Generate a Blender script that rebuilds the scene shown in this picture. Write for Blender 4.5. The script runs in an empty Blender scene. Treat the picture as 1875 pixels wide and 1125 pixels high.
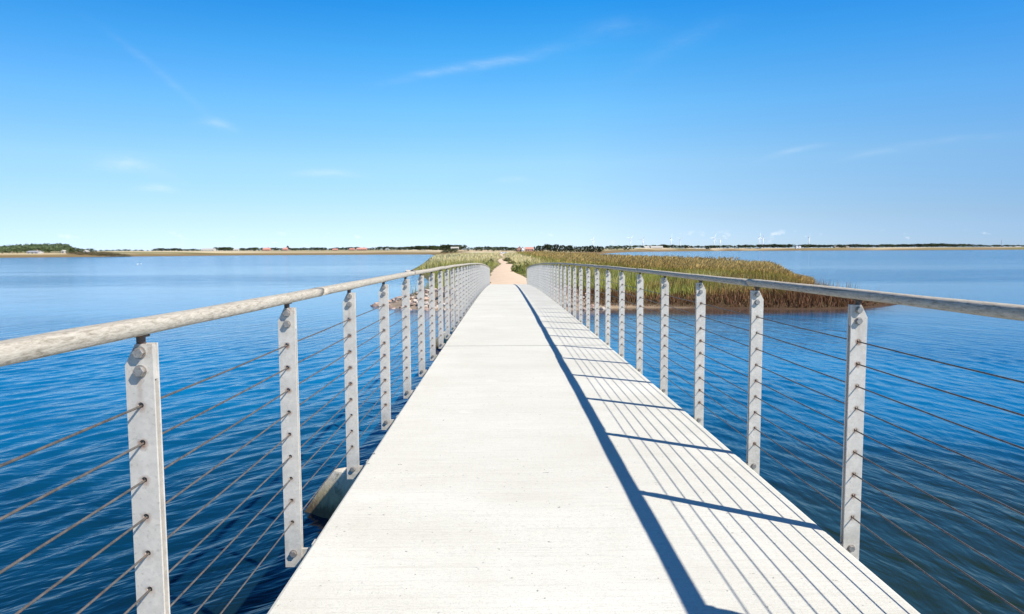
import bpy, bmesh, math, random
import numpy as np
from mathutils import Matrix, Vector

random.seed(7)
rng = np.random.default_rng(11)
S = bpy.context.scene
COL = S.collection
PI = math.pi

# ------------------------------------------------------------------ camera
F_PX, PITCH, ROLL, YAW = 1285.86, -0.0800, -0.0047, 0.01156
DECK_Z = 2.70                                   # deck top above the water, at the camera
CAM = Vector((-0.3393, 0.0, DECK_Z + 1.3992))
_fw = Vector((math.sin(YAW), math.cos(YAW), 0)); _rt = Vector((math.cos(YAW), -math.sin(YAW), 0)); _up = Vector((0, 0, 1))
_f2 = _fw * math.cos(PITCH) + _up * math.sin(PITCH); _u2 = _up * math.cos(PITCH) - _fw * math.sin(PITCH)
_r3 = _rt * math.cos(ROLL) + _u2 * math.sin(ROLL)
_u3 = _u2 * math.cos(ROLL) - _rt * math.sin(ROLL)
cam = bpy.data.cameras.new('camera'); cam.sensor_width = 36.0; cam.lens = 36.0 * F_PX / 1875.0
cam.clip_start = 0.05; cam.clip_end = 30000
co = bpy.data.objects.new('camera', cam); COL.objects.link(co)
M = Matrix(((_r3.x, _u3.x, -_f2.x, CAM.x), (_r3.y, _u3.y, -_f2.y, CAM.y), (_r3.z, _u3.z, -_f2.z, CAM.z), (0, 0, 0, 1)))
co.matrix_world = M
S.camera = co

# ------------------------------------------------------------------ light and exposure
SUN = Vector((0.963, -0.66, 1.195)).normalized()
SUN_EL = math.asin(SUN.z); SUN_AZ = math.atan2(SUN.x, SUN.y)
sl = bpy.data.lights.new('sun', 'SUN'); sl.energy = 4.2; sl.angle = math.radians(0.53); sl.color = (1.0, 0.945, 0.855)
so = bpy.data.objects.new('sun', sl); COL.objects.link(so); so.rotation_euler = (-SUN).to_track_quat('-Z', 'Y').to_euler()
S.view_settings.view_transform = 'Standard'; S.view_settings.look = 'None'
S.view_settings.exposure = 0.72; S.view_settings.gamma = 1.0


class NT:
    """short writer for shader node trees"""
    def __init__(self, tree):
        self.t = tree; tree.nodes.clear()

    def n(self, kind, **kw):
        nd = self.t.nodes.new(kind)
        for k, v in kw.items():
            setattr(nd, k, v)
        return nd

    def put(self, sock, v):
        if hasattr(v, 'is_output') or isinstance(v, bpy.types.NodeSocket):
            self.t.links.new(v, sock)
        else:
            sock.default_value = v

    def m(self, op, a, b=0.0, c=0.0, clamp=False):
        nd = self.n('ShaderNodeMath', operation=op, use_clamp=clamp)
        self.put(nd.inputs[0], a); self.put(nd.inputs[1], b); self.put(nd.inputs[2], c)
        return nd.outputs[0]

    def vm(self, op, a, b=(0, 0, 0)):
        nd = self.n('ShaderNodeVectorMath', operation=op)
        self.put(nd.inputs[0], a); self.put(nd.inputs[1], b)
        return nd.outputs[0]

    def mix(self, fac, a, b, mode='MIX'):
        nd = self.n('ShaderNodeMix', data_type='RGBA', blend_type=mode)
        self.put(nd.inputs[0], fac)
        self.put(nd.inputs[6], a if not isinstance(a, tuple) else (*a[:3], 1)); self.put(nd.inputs[7], b if not isinstance(b, tuple) else (*b[:3], 1))
        return nd.outputs[2]

    def ramp(self, fac, stops):
        nd = self.n('ShaderNodeValToRGB'); e = nd.color_ramp.elements
        while len(e) < len(stops): e.new(0.5)
        for i, (p, c) in enumerate(stops):
            e[i].position = p; e[i].color = (*c, 1) if len(c) == 3 else c
        self.put(nd.inputs[0], fac)
        return nd.outputs[0]

    def noise(self, vec, scale, detail=4, rough=0.55, dist=0.0):
        nd = self.n('ShaderNodeTexNoise'); self.put(nd.inputs['Vector'], vec)
        nd.inputs['Scale'].default_value = scale; nd.inputs['Detail'].default_value = detail
        nd.inputs['Roughness'].default_value = rough; nd.inputs['Distortion'].default_value = dist
        return nd.outputs[0]

    def maprange(self, v, a, b, c=0.0, d=1.0, smooth=False):
        nd = self.n('ShaderNodeMapRange'); nd.interpolation_type = 'SMOOTHSTEP' if smooth else 'LINEAR'
        self.put(nd.inputs[0], v); self.put(nd.inputs[1], a); self.put(nd.inputs[2], b); self.put(nd.inputs[3], c); self.put(nd.inputs[4], d)
        return nd.outputs[0]

    def mapping(self, vec, scale=(1, 1, 1), rot=(0, 0, 0), loc=(0, 0, 0)):
        nd = self.n('ShaderNodeMapping'); self.put(nd.inputs[0], vec)
        nd.inputs[1].default_value = loc; nd.inputs[2].default_value = rot; nd.inputs[3].default_value = scale
        return nd.outputs[0]

    def bump(self, h, strength, dist, normal=None):
        nd = self.n('ShaderNodeBump'); self.put(nd.inputs['Height'], h); self.put(nd.inputs['Strength'], strength)
        nd.inputs['Distance'].default_value = dist
        if normal is not None: self.put(nd.inputs['Normal'], normal)
        return nd.outputs[0]


# ------------------------------------------------------------------ sky
W = bpy.data.worlds.new('World'); S.world = W; W.use_nodes = True
w = NT(W.node_tree)
tc = w.n('ShaderNodeTexCoord').outputs['Generated']
sep = w.n('ShaderNodeSeparateXYZ'); w.put(sep.inputs[0], tc)
dx, dy, dz = sep.outputs
# clear, dry air: the deep blue reaches low in the sky
zz = w.m('MAXIMUM', dz, 0.0)
zz2 = w.m('ADD', w.m('MULTIPLY', zz, 1.9), 0.035)
cmb = w.n('ShaderNodeCombineXYZ'); w.put(cmb.inputs[0], dx); w.put(cmb.inputs[1], dy); w.put(cmb.inputs[2], zz2)
sky = w.n('ShaderNodeTexSky', sky_type='NISHITA'); sky.sun_disc = False
sky.sun_elevation = SUN_EL; sky.sun_rotation = SUN_AZ
sky.altitude = 0; sky.air_density = 1.0; sky.dust_density = 0.3; sky.ozone_density = 2.0
w.put(sky.inputs[0], w.vm('NORMALIZE', cmb.outputs[0]))
skyc = sky.outputs[0]
el = w.m('ARCSINE', dz); az = w.m('ARCTAN2', dx, dy)
tint = w.ramp(zz, [(0.0, (0.64, 0.70, 0.93)), (0.046, (0.87, 0.865, 0.86)), (0.121, (1.02, 1.22, 1.13)), (0.194, (0.74, 1.35, 1.42)), (0.262, (0.38, 1.26, 1.54)), (0.325, (0.14, 1.06, 1.56)), (0.45, (0.10, 0.72, 1.35)), (0.6, (0.09, 0.38, 0.70)), (0.9, (0.09, 0.24, 0.42))])
skyc = w.mix(1.0, skyc, tint, 'MULTIPLY')
side = w.ramp(w.m('MULTIPLY_ADD', dx, 0.5, 0.5), [(0.2, (0.80, 0.825, 0.90)), (0.45, (0.98, 0.99, 1)), (0.55, (1, 1, 1)), (0.8, (0.58, 0.67, 0.79)), (1.0, (0.58, 0.67, 0.79))])
skyc = w.mix(1.0, skyc, side, 'MULTIPLY')


def px_dir(px, py):
    d = _r3 * ((px - 937.5) / F_PX) + _u3 * ((562.5 - py) / F_PX) + _f2
    return d.normalized()


def px_azel(px, py):
    d = px_dir(px, py)
    return math.atan2(d.x, d.y), math.asin(d.z)


dirn = w.n('ShaderNodeCombineXYZ'); w.put(dirn.inputs[0], az); w.put(dirn.inputs[1], el)
wisp = w.noise(w.mapping(dirn.outputs[0], scale=(1.0, 3.2, 1), rot=(0, 0, 0.25)), 22, 6, 0.65, 0.6)
wisp = w.maprange(wisp, 0.38, 0.72)
cl = 0.0
# thin cirrus wisps: centre pixel, half length, half width, slope, strength
for px, py, L, Wd, sl_, st in [(845, 124, 100, 7, -0.16, 0.20), (960, 102, 90, 9, -0.22, 0.07), (295, 135, 70, 6, 0.8, 0.08), (402, 226, 24, 7, 0.2, 0.2),
                                (240, 300, 45, 12, 0.08, 0.22), (600, 317, 50, 6, 0.0, 0.28), (1455, 275, 38, 4, -0.18, 0.20), (1600, 280, 40, 5, -0.1, 0.10),
                                (285, 345, 25, 6, 0, 0.25), (940, 328, 25, 5, 0, 0.18), (1750, 255, 80, 5, -0.03, 0.06), (1120, 50, 60, 14, -0.1, 0.06), (1240, 80, 90, 14, -0.4, 0.04)]:
    a0, e0 = px_azel(px, py); sc_ = 1.0 / F_PX; an = math.atan(-sl_)
    da = w.m('SUBTRACT', az, a0); de = w.m('SUBTRACT', el, e0)
    u = w.m('ADD', w.m('MULTIPLY', da, math.cos(an)), w.m('MULTIPLY', de, math.sin(an)))
    v = w.m('SUBTRACT', w.m('MULTIPLY', de, math.cos(an)), w.m('MULTIPLY', da, math.sin(an)))
    u = w.m('DIVIDE', u, L * sc_); v = w.m('DIVIDE', v, Wd * sc_)
    # a slight bow in each streak
    v = w.m('ADD', v, w.m('MULTIPLY', w.m('MULTIPLY', u, u), 0.45))
    g = w.m('EXPONENT', w.m('MULTIPLY', w.m('ADD', w.m('MULTIPLY', u, u), w.m('MULTIPLY', v, v)), -1.0))
    cl = w.m('ADD', cl, w.m('MULTIPLY', g, st))
cl = w.m('MULTIPLY', cl, w.m('ADD', w.m('MULTIPLY', wisp, 0.8), 0.35))
# small fair-weather puffs low over the horizon
puff = w.noise(w.mapping(dirn.outputs[0], scale=(1.0, 1.9, 1)), 34, 5, 0.6)
puff = w.maprange(puff, 0.58, 0.72, 0, 1, True)
band = w.m('EXPONENT', w.m('MULTIPLY', w.m('POWER', w.m('DIVIDE', w.m('SUBTRACT', el, 0.016), 0.0085), 2.0), -1.0))
puff = w.m('MULTIPLY', w.m('MULTIPLY', puff, band), 0.6)
cl = w.m('MINIMUM', w.m('ADD', cl, puff), 0.9)
skyc = w.mix(cl, skyc, (5.2, 5.5, 5.8))
bg = w.n('ShaderNodeBackground'); w.put(bg.inputs[0], skyc); bg.inputs[1].default_value = 0.12
w.t.links.new(bg.outputs[0], w.n('ShaderNodeOutputWorld').inputs[0])


# ------------------------------------------------------------------ materials
def mat(name):
    m_ = bpy.data.materials.new(name); m_.use_nodes = True
    return m_, NT(m_.node_tree)


def finish(t, color, rough=0.7, normal=None, metallic=0.0, spec=0.4, **kw):
    b = t.n('ShaderNodeBsdfPrincipled'); t.put(b.inputs['Base Color'], color if not isinstance(color, tuple) else (*color[:3], 1))
    t.put(b.inputs['Roughness'], rough); t.put(b.inputs['Metallic'], metallic); t.put(b.inputs['Specular IOR Level'], spec)
    if normal is not None: t.put(b.inputs['Normal'], normal)
    for k, v in kw.items(): t.put(b.inputs[k.replace('_', ' ')], v)
    t.t.links.new(b.outputs[0], t.n('ShaderNodeOutputMaterial').inputs[0])
    return b


def pos(t): return t.n('ShaderNodeNewGeometry').outputs['Position']
def ocoord(t): return t.n('ShaderNodeTexCoord').outputs['Object']


MAT = {}


def m_concrete():
    m_, t = mat('brushed_concrete'); p = pos(t)
    broom = t.noise(t.mapping(p, scale=(1.2, 48, 1)), 1.6, 6, 0.75)
    broad = t.noise(t.mapping(p, scale=(1, 2.2, 1)), 0.55, 5, 0.6)
    fine = t.noise(p, 170, 2, 0.6)
    speck = t.noise(p, 42, 2, 0.5)
    c = t.mix(t.maprange(broad, 0.35, 0.7), (0.605, 0.582, 0.495), (0.70, 0.678, 0.595))
    c = t.mix(t.m('MULTIPLY', t.maprange(broom, 0.48, 0.72), 0.42), c, (0.42, 0.38, 0.305))
    c = t.mix(t.m('MULTIPLY', t.maprange(fine, 0.5, 0.7), 0.55), c, (0.40, 0.38, 0.33))
    c = t.mix(t.m('MULTIPLY', t.maprange(t.noise(t.mapping(p, scale=(0.5, 1.6, 1)), 70, 3, 0.7), 0.52, 0.70), 0.45), c, (0.42, 0.395, 0.335))
    stain = t.noise(t.mapping(p, scale=(1.5, 0.5, 1), loc=(3, 1, 0)), 0.9, 5, 0.65)
    c = t.mix(t.maprange(stain, 0.52, 0.72, 0, 0.35), c, (0.50, 0.475, 0.385))
    c = t.mix(t.maprange(speck, 0.715, 0.75, 0, 0.75), c, (0.16, 0.15, 0.13))
    c = t.mix(t.maprange(t.noise(p, 13, 3, 0.55), 0.745, 0.76, 0, 0.8), c, (0.11, 0.10, 0.085))
    pale = t.maprange(t.noise(t.mapping(p, scale=(1, 1.6, 1)), 1.7, 3, 0.6), 0.66, 0.74, 0, 0.35)
    c = t.mix(pale, c, (0.76, 0.73, 0.65))
    h = t.m('ADD', t.m('MULTIPLY', broom, 0.6), t.m('MULTIPLY', fine, 0.4))
    finish(t, c, 0.85, t.bump(h, 0.35, 0.004), spec=0.25)
    return m_


def m_wood():
    m_, t = mat('weathered_timber'); p = pos(t)
    grain = t.noise(t.mapping(p, scale=(120, 20, 120)), 1.0, 6, 0.8, 0.6)
    broad = t.noise(t.mapping(p, scale=(6, 1.4, 6)), 1.0, 4, 0.6)
    c = t.ramp(grain, [(0.30, (0.13, 0.11, 0.085)), (0.42, (0.33, 0.29, 0.225)), (0.55, (0.48, 0.43, 0.35)), (0.72, (0.60, 0.55, 0.46))])
    c = t.mix(t.maprange(broad, 0.45, 0.75, 0, 0.35), c, (0.54, 0.49, 0.405))
    lichen = t.maprange(t.noise(p, 9, 5, 0.7), 0.66, 0.76, 0, 0.5)
    c = t.mix(lichen, c, (0.40, 0.40, 0.20))
    crack = t.maprange(t.noise(t.mapping(p, scale=(90, 1.2, 90)), 1.0, 3, 0.6, 0.3), 0.685, 0.72, 0, 0.85)
    c = t.mix(crack, c, (0.06, 0.05, 0.04))
    h = t.m('SUBTRACT', grain, t.m('MULTIPLY', crack, 0.8))
    finish(t, c, 0.85, t.bump(h, 0.6, 0.004), spec=0.2)
    return m_


def m_galv():
    m_, t = mat('galvanised_steel'); p = pos(t); oc = ocoord(t)
    vo = t.n('ShaderNodeTexVoronoi'); t.put(vo.inputs['Vector'], p); vo.inputs['Scale'].default_value = 75
    sepv = t.n('ShaderNodeSeparateColor'); t.put(sepv.inputs[0], vo.outputs['Color'])
    n1 = t.noise(p, 14, 5, 0.65); n2 = t.noise(p, 90, 3, 0.6)
    c = t.ramp(n1, [(0.3, (0.55, 0.51, 0.445)), (0.55, (0.655, 0.605, 0.53)), (0.75, (0.73, 0.68, 0.60))])
    c = t.mix(t.m('MULTIPLY', sepv.outputs[0], 0.30), c, (0.40, 0.385, 0.355))
    c = t.mix(t.maprange(n2, 0.58, 0.72, 0, 0.5), c, (0.30, 0.275, 0.24))
    # rust bleeding from the cable holes (holes sit 0.11 m apart on the plate's own axis)
    so_ = t.n('ShaderNodeSeparateXYZ'); t.put(so_.inputs[0], oc)
    zr = t.m('MODULO', t.m('ADD', so_.outputs[2], 10.0 * 0.11 - 0.0916 + 0.055), 0.11)
    zr = t.m('SUBTRACT', zr, 0.055)
    zl = t.m('MULTIPLY', zr, t.m('ADD', 0.75, t.m('MULTIPLY', t.m('GREATER_THAN', zr, 0.0), 0.6)))
    r = t.m('SQRT', t.m('ADD', t.m('POWER', so_.outputs[0], 2.0), t.m('POWER', zl, 2.0)))
    inz = t.m('MULTIPLY', t.m('GREATER_THAN', so_.outputs[2], 0.04), t.m('LESS_THAN', so_.outputs[2], 1.01))
    rr = t.m('ADD', r, t.m('MULTIPLY', t.m('SUBTRACT', t.noise(p, 60, 3, 0.6), 0.5), 0.014))
    rust = t.m('MULTIPLY', t.maprange(rr, 0.019, 0.0085, 0.0, 0.85), inz)
    rmul = t.maprange(t.noise(p, 3.2, 2), 0.35, 0.6, 0.25, 1.0)
    c = t.mix(t.m('MULTIPLY', rust, rmul), c, (0.23, 0.085, 0.03))
    rnd = t.n('ShaderNodeObjectInfo').outputs['Random']
    ax_ = t.m('ABSOLUTE', t.m('ADD', so_.outputs[0], t.m('MULTIPLY', t.m('SUBTRACT', t.noise(p, 30, 2), 0.5), 0.012)))
    drip = t.m('MULTIPLY', t.m('MULTIPLY', t.maprange(ax_, 0.012, 0.002), t.maprange(so_.outputs[2], 0.93, 1.06)), t.m('LESS_THAN', so_.outputs[2], 1.075))
    c = t.mix(t.m('MULTIPLY', t.m('MULTIPLY', drip, rnd), 0.55), c, (0.28, 0.15, 0.08))
    c = t.mix(t.m('MULTIPLY', t.m('FRACT', t.m('MULTIPLY', rnd, 7.3)), 0.16), c, (0.36, 0.34, 0.31))
    low = t.m('MULTIPLY', t.maprange(so_.outputs[2], 0.16, -0.1, 0, 1), t.maprange(t.noise(p, 22, 4, .7), 0.42, 0.66, 0, 0.5))
    c = t.mix(low, c, (0.30, 0.27, 0.20))
    topr = t.m('MULTIPLY', t.maprange(so_.outputs[2], 1.10, 1.15, 0, 1), t.maprange(t.noise(p, 45, 4, 0.7), 0.52, 0.68, 0, 0.7))
    c = t.mix(topr, c, (0.30, 0.13, 0.06))
    finish(t, c, 0.55, t.bump(n2, 0.15, 0.001), metallic=0.12, spec=0.4)
    return m_


def m_plain(name, c1, c2, scale, rough=0.7, bump=0.0, metallic=0.0, spec=0.35, dist=0.01, c3=None):
    m_, t = mat(name); p = pos(t)
    n1 = t.noise(p, scale, 5, 0.65)
    c = t.mix(t.maprange(n1, 0.35, 0.68), c1, c2)
    if c3: c = t.mix(t.maprange(t.noise(p, scale * 3.1, 3, 0.6), 0.58, 0.7), c, c3)
    nm = t.bump(n1, bump, dist) if bump else None
    finish(t, c, rough, nm, metallic, spec)
    return m_


def m_tint(name, rough=0.75, spec=0.2, jitter=0.25, scale=3.0, transl=0.0):
    """colour carried by the mesh's own tint attribute, with noise"""
    m_, t = mat(name); a = t.n('ShaderNodeAttribute', attribute_name='tint')
    n1 = t.noise(pos(t), scale, 4, 0.6)
    f = t.maprange(n1, 0.25, 0.75, 1.0 - jitter, 1.0 + jitter)
    cc = t.n('ShaderNodeCombineColor'); [t.put(cc.inputs[i], f) for i in range(3)]
    c = t.mix(1.0, a.outputs['Color'], cc.outputs[0], 'MULTIPLY')
    b = t.n('ShaderNodeBsdfPrincipled'); t.put(b.inputs['Base Color'], c); b.inputs['Roughness'].default_value = rough; b.inputs['Specular IOR Level'].default_value = spec
    out = t.n('ShaderNodeOutputMaterial')
    if transl > 0:
        tr = t.n('ShaderNodeBsdfTranslucent'); t.put(tr.inputs[0], c)
        mx = t.n('ShaderNodeMixShader'); mx.inputs[0].default_value = transl
        t.t.links.new(b.outputs[0], mx.inputs[1]); t.t.links.new(tr.outputs[0], mx.inputs[2]); t.t.links.new(mx.outputs[0], out.inputs[0])
    else:
        t.t.links.new(b.outputs[0], out.inputs[0])
    return m_


def m_water():
    m_, t = mat('lake_water'); p = pos(t)
    sp = t.n('ShaderNodeSeparateXYZ'); t.put(sp.inputs[0], p); X, Y = sp.outputs[0], sp.outputs[1]
    # ripples with long crests; they swing round the bridge, so the two sides run at different angles
    warp = t.n('ShaderNodeTexNoise'); t.put(warp.inputs['Vector'], p); warp.inputs['Scale'].default_value = 0.16; warp.inputs['Detail'].default_value = 2
    wv = t.vm('MULTIPLY', t.vm('SUBTRACT', warp.outputs['Color'], (0.5, 0.5, 0.5)), (2.4, 2.4, 0))
    pw = t.vm('ADD', p, wv)
    side = t.maprange(X, -0.8, 0.8, 0, 1, True)
    def turned(aL, aR):
        mx = t.n('ShaderNodeMix', data_type='VECTOR'); t.put(mx.inputs[0], side)
        t.put(mx.inputs[4], t.mapping(pw, rot=(0, 0, aL))); t.put(mx.inputs[5], t.mapping(pw, rot=(0, 0, aR)))
        return mx.outputs[1]
    a = turned(0.52, -0.42); b = turned(0.22, -0.70); c_ = turned(0.85, -0.10)
    h1 = t.noise(t.mapping(a, scale=(1, 0.13, 1)), 2.9, 3, 0.5, 0.2)
    h2 = t.noise(t.mapping(b, scale=(1, 0.22, 1)), 1.05, 2, 0.5, 0.3)
    h3 = t.noise(t.mapping(c_, scale=(1, 0.30, 1)), 5.5, 2, 0.5, 0.2)
    h4 = t.noise(t.mapping(p, scale=(0.5, 1, 1), rot=(0, 0, 0.15)), 0.55, 3, 0.55, 0.3)
    lane = t.noise(t.mapping(p, scale=(0.25, 1.0, 1)), 0.030, 4, 0.55, 0.3)
    yl = t.m('ADD', Y, t.m('MULTIPLY', t.m('MULTIPLY', t.m('SUBTRACT', lane, 0.5), Y), 1.1))
    # wind lanes: ruffled close in, a smooth sheet beyond, ruffled bands further out
    lg = t.m('DIVIDE', t.m('LOGARITHM', t.m('MAXIMUM', yl, 5.0), 10.0), 3.0)
    amp = t.ramp(lg, [(0.0, (1, 1, 1)), (0.43, (0.85,) * 3), (0.505, (0.42,) * 3), (0.57, (0.10,) * 3), (0.635, (0.12,) * 3), (0.67, (0.95,) * 3), (0.695, (0.9,) * 3), (0.72, (0.28,) * 3), (0.76, (0.5,) * 3), (0.82, (1,) * 3), (1, (1,) * 3)])
    rough_ = t.m('MULTIPLY', h4, t.maprange(amp, 0.3, 1.0, 0.05, 0.9))
    rip = t.n('ShaderNodeAttribute', attribute_name='ripple').outputs['Fac']; inv = t.m('SUBTRACT', 1.0, t.m('MULTIPLY', rip, 0.85))
    h1 = t.m('MULTIPLY', h1, inv); h2 = t.m('MULTIPLY', h2, inv); rough_ = t.m('MULTIPLY', rough_, inv)
    hh = t.m('ADD', t.m('ADD', t.m('MULTIPLY', h1, 0.34), t.m('MULTIPLY', h2, 0.30)), t.m('ADD', t.m('MULTIPLY', h3, 0.07), rough_))
    nm = t.bump(hh, t.m('MINIMUM', amp, 1.0), 0.42)
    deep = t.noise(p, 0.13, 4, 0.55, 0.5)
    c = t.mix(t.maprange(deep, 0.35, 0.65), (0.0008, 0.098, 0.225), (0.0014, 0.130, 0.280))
    # weaker sky reflection painted in: body colour darkens round the near bridge
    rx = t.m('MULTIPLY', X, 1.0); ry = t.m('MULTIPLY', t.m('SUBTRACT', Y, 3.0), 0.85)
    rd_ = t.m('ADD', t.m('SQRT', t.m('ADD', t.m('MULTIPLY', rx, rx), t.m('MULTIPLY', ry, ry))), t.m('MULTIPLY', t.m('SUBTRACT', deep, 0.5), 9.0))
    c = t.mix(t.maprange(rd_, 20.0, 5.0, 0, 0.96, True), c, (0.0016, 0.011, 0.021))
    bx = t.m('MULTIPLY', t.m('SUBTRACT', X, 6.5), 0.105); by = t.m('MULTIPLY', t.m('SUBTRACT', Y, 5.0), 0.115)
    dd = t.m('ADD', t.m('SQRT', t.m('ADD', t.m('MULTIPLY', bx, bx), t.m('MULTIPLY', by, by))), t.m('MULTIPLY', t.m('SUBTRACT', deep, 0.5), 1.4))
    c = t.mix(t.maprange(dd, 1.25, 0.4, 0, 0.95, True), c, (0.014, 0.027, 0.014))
    # browner water along the peat rim of the spit
    fx = t.m('MULTIPLY', t.m('SUBTRACT', X, 15.0), 0.050); fy = t.m('MULTIPLY', t.m('SUBTRACT', Y, 48.5), 0.17)
    d2 = t.m('ADD', t.m('SQRT', t.m('ADD', t.m('MULTIPLY', fx, fx), t.m('MULTIPLY', fy, fy))), t.m('MULTIPLY', t.m('SUBTRACT', deep, 0.5), 0.7))
    c = t.mix(t.maprange(d2, 1.05, 0.45, 0, 0.9, True), c, (0.085, 0.046, 0.018))
    b = finish(t, c, 0.10, nm, spec=0.5); b.inputs['IOR'].default_value = 1.33; b.inputs['Specular Tint'].default_value = (0.72, 0.99, 1.0, 1)
    return m_


def m_ground():
    m_, t = mat('ground_cover'); a = t.n('ShaderNodeAttribute', attribute_name='tint'); p = pos(t)
    n1 = t.noise(p, 0.9, 6, 0.65); n2 = t.noise(p, 7.0, 4, 0.65)
    f = t.m('ADD', t.maprange(n1, 0.3, 0.7, 0.75, 1.15), t.maprange(n2, 0.3, 0.7, -0.18, 0.18))
    cc = t.n('ShaderNodeCombineColor'); [t.put(cc.inputs[i], f) for i in range(3)]
    c = t.mix(1.0, a.outputs['Color'], cc.outputs[0], 'MULTIPLY')
    finish(t, c, 0.9, t.bump(n2, 0.5, 0.05), spec=0.1)
    return m_


def m_path():
    m_, t = mat('sandy_gravel'); p = pos(t)
    n1 = t.noise(p, 0.8, 5, 0.6); n2 = t.noise(p, 26, 4, 0.7); n3 = t.noise(t.mapping(p, scale=(3, .25, 1)), 0.8, 3)
    c = t.mix(t.maprange(n1, 0.3, 0.7), (0.605, 0.445, 0.30), (0.695, 0.545, 0.40))
    c = t.mix(t.maprange(n2, 0.5, 0.72, 0, 0.5), c, (0.36, 0.25, 0.165))
    c = t.mix(t.maprange(n3, 0.55, 0.75, 0, 0.3), c, (0.64, 0.46, 0.30))
    finish(t, c, 0.95, t.bump(n2, 0.5, 0.02), spec=0.1)
    return m_


def m_pier():
    m_, t = mat('stained_pier_concrete'); p = pos(t)
    s_ = t.n('ShaderNodeSeparateXYZ'); t.put(s_.inputs[0], p)
    n1 = t.noise(p, 5, 6, 0.7); n2 = t.noise(t.mapping(p, scale=(14, 14, 2.0)), 1.0, 4, 0.6)
    c = t.mix(t.maprange(n1, 0.35, 0.7), (0.60, 0.52, 0.40), (0.78, 0.71, 0.58))
    zz_ = t.m('ADD', s_.outputs[2], t.m('MULTIPLY', t.m('SUBTRACT', n2, 0.5), 0.35))
    c = t.mix(t.maprange(zz_, 0.66, 0.34, 0, 0.85), c, (0.32, 0.255, 0.13))
    c = t.mix(t.maprange(n1, 0.54, 0.64, 0, 0.7), c, (0.13, 0.11, 0.065))
    c = t.mix(t.maprange(zz_, 0.28, 0.08, 0, 0.9), c, (0.085, 0.055, 0.03))
    finish(t, c, 0.85, t.bump(n1, 0.6, 0.03), spec=0.2)
    return m_


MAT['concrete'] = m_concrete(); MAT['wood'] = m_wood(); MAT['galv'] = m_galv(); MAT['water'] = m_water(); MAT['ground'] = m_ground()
MAT['path'] = m_path(); MAT['pier'] = m_pier()
MAT['bolt'] = m_plain('bolt_steel', (0.28, 0.255, 0.23), (0.44, 0.41, 0.37), 60, 0.42, 0.2, 0.55, 0.5, 0.001, (0.25, 0.15, 0.09))
MAT['stem'] = m_plain('rusty_stem_steel', (0.10, 0.075, 0.06), (0.20, 0.14, 0.11), 35, 0.6, 0.2, 0.3, 0.4, 0.002, (0.22, 0.09, 0.04))
MAT['cable'] = m_plain('wire_rope', (0.070, 0.062, 0.055), (0.15, 0.132, 0.115), 30, 0.55, 0.0, 0.1, 0.3, 0.001, (0.19, 0.095, 0.05))
MAT['blade'] = m_tint('plant_blade', 0.6, 0.25, 0.3, 0.6, 0.25)
MAT['leaf'] = m_tint('tree_leaf', 0.7, 0.2, 0.25, 0.5, 0.15)
MAT['bark'] = m_plain('bark', (0.07, 0.055, 0.04), (0.14, 0.11, 0.08), 8, 0.9, 0.4)
MAT['stone'] = m_tint('riprap_stone', 0.85, 0.2, 0.35, 5.0)
MAT['white'] = m_plain('white_coating', (0.74, 0.75, 0.76), (0.82, 0.82, 0.82), 1.0, 0.45)
MAT['plaster'] = m_plain('pale_render', (0.42, 0.40, 0.36), (0.52, 0.50, 0.46), 0.6, 0.85)
MAT['brick'] = m_plain('red_brick', (0.36, 0.19, 0.15), (0.44, 0.26, 0.21), 0.6, 0.85)
MAT['red_roof'] = m_plain('red_tile', (0.50, 0.225, 0.175), (0.57, 0.28, 0.22), 0.5, 0.8)
MAT['grey_roof'] = m_plain('grey_slate', (0.24, 0.25, 0.27), (0.34, 0.35, 0.37), 0.5, 0.7)
MAT['pale_roof'] = m_plain('fibre_cement', (0.40, 0.375, 0.33), (0.48, 0.455, 0.41), 0.5, 0.8)
MAT['dark'] = m_plain('window_glass', (0.03, 0.035, 0.045), (0.05, 0.055, 0.065), 1.0, 0.15)
MAT['tyre'] = m_plain('tyre_rubber', (0.02, 0.02, 0.02), (0.035, 0.035, 0.035), 9, 0.8)
MAT['silver'] = m_plain('silver_paint', (0.40, 0.42, 0.44), (0.46, 0.48, 0.50), 1.0, 0.3, 0, 0.5)
MAT['feather'] = m_plain('white_feather', (0.78, 0.77, 0.74), (0.84, 0.83, 0.80), 12, 0.8)
MAT['beak'] = m_plain('orange_beak', (0.55, 0.2, 0.03), (0.6, 0.25, 0.04), 12, 0.5)


# ------------------------------------------------------------------ object helpers
def link(name, me, parent=None, material=None, smooth=False):
    if material is not None and len(me.materials) == 0: me.materials.append(material)
    if smooth: me.polygons.foreach_set('use_smooth', np.ones(len(me.polygons), dtype=bool))
    o = bpy.data.objects.new(name, me); COL.objects.link(o)
    if parent is not None: o.parent = parent
    return o


def bm_obj(name, bm, material, parent=None, smooth=False):
    me = bpy.data.meshes.new(name); bm.normal_update(); bm.to_mesh(me); bm.free()
    return link(name, me, parent, material, smooth)


def tag(o, label=None, cat=None, group=None, kind=None):
    if label: o['label'] = label
    if cat: o['category'] = cat
    if group: o['group'] = group
    if kind: o['kind'] = kind
    return o


def empty(name, loc=(0, 0, 0), rz=0.0):
    o = bpy.data.objects.new(name, None); COL.objects.link(o); o.location = loc; o.rotation_euler = (0, 0, rz); o.empty_display_size = 0.2
    return o


def kids(o): return [c for c in bpy.data.objects if c.parent == o]


def copy_tree(o, parent=None, cache={}):
    c = o.copy(); COL.objects.link(c); c.parent = parent
    for ch in o.children: copy_tree(ch, c)
    return c


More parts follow.
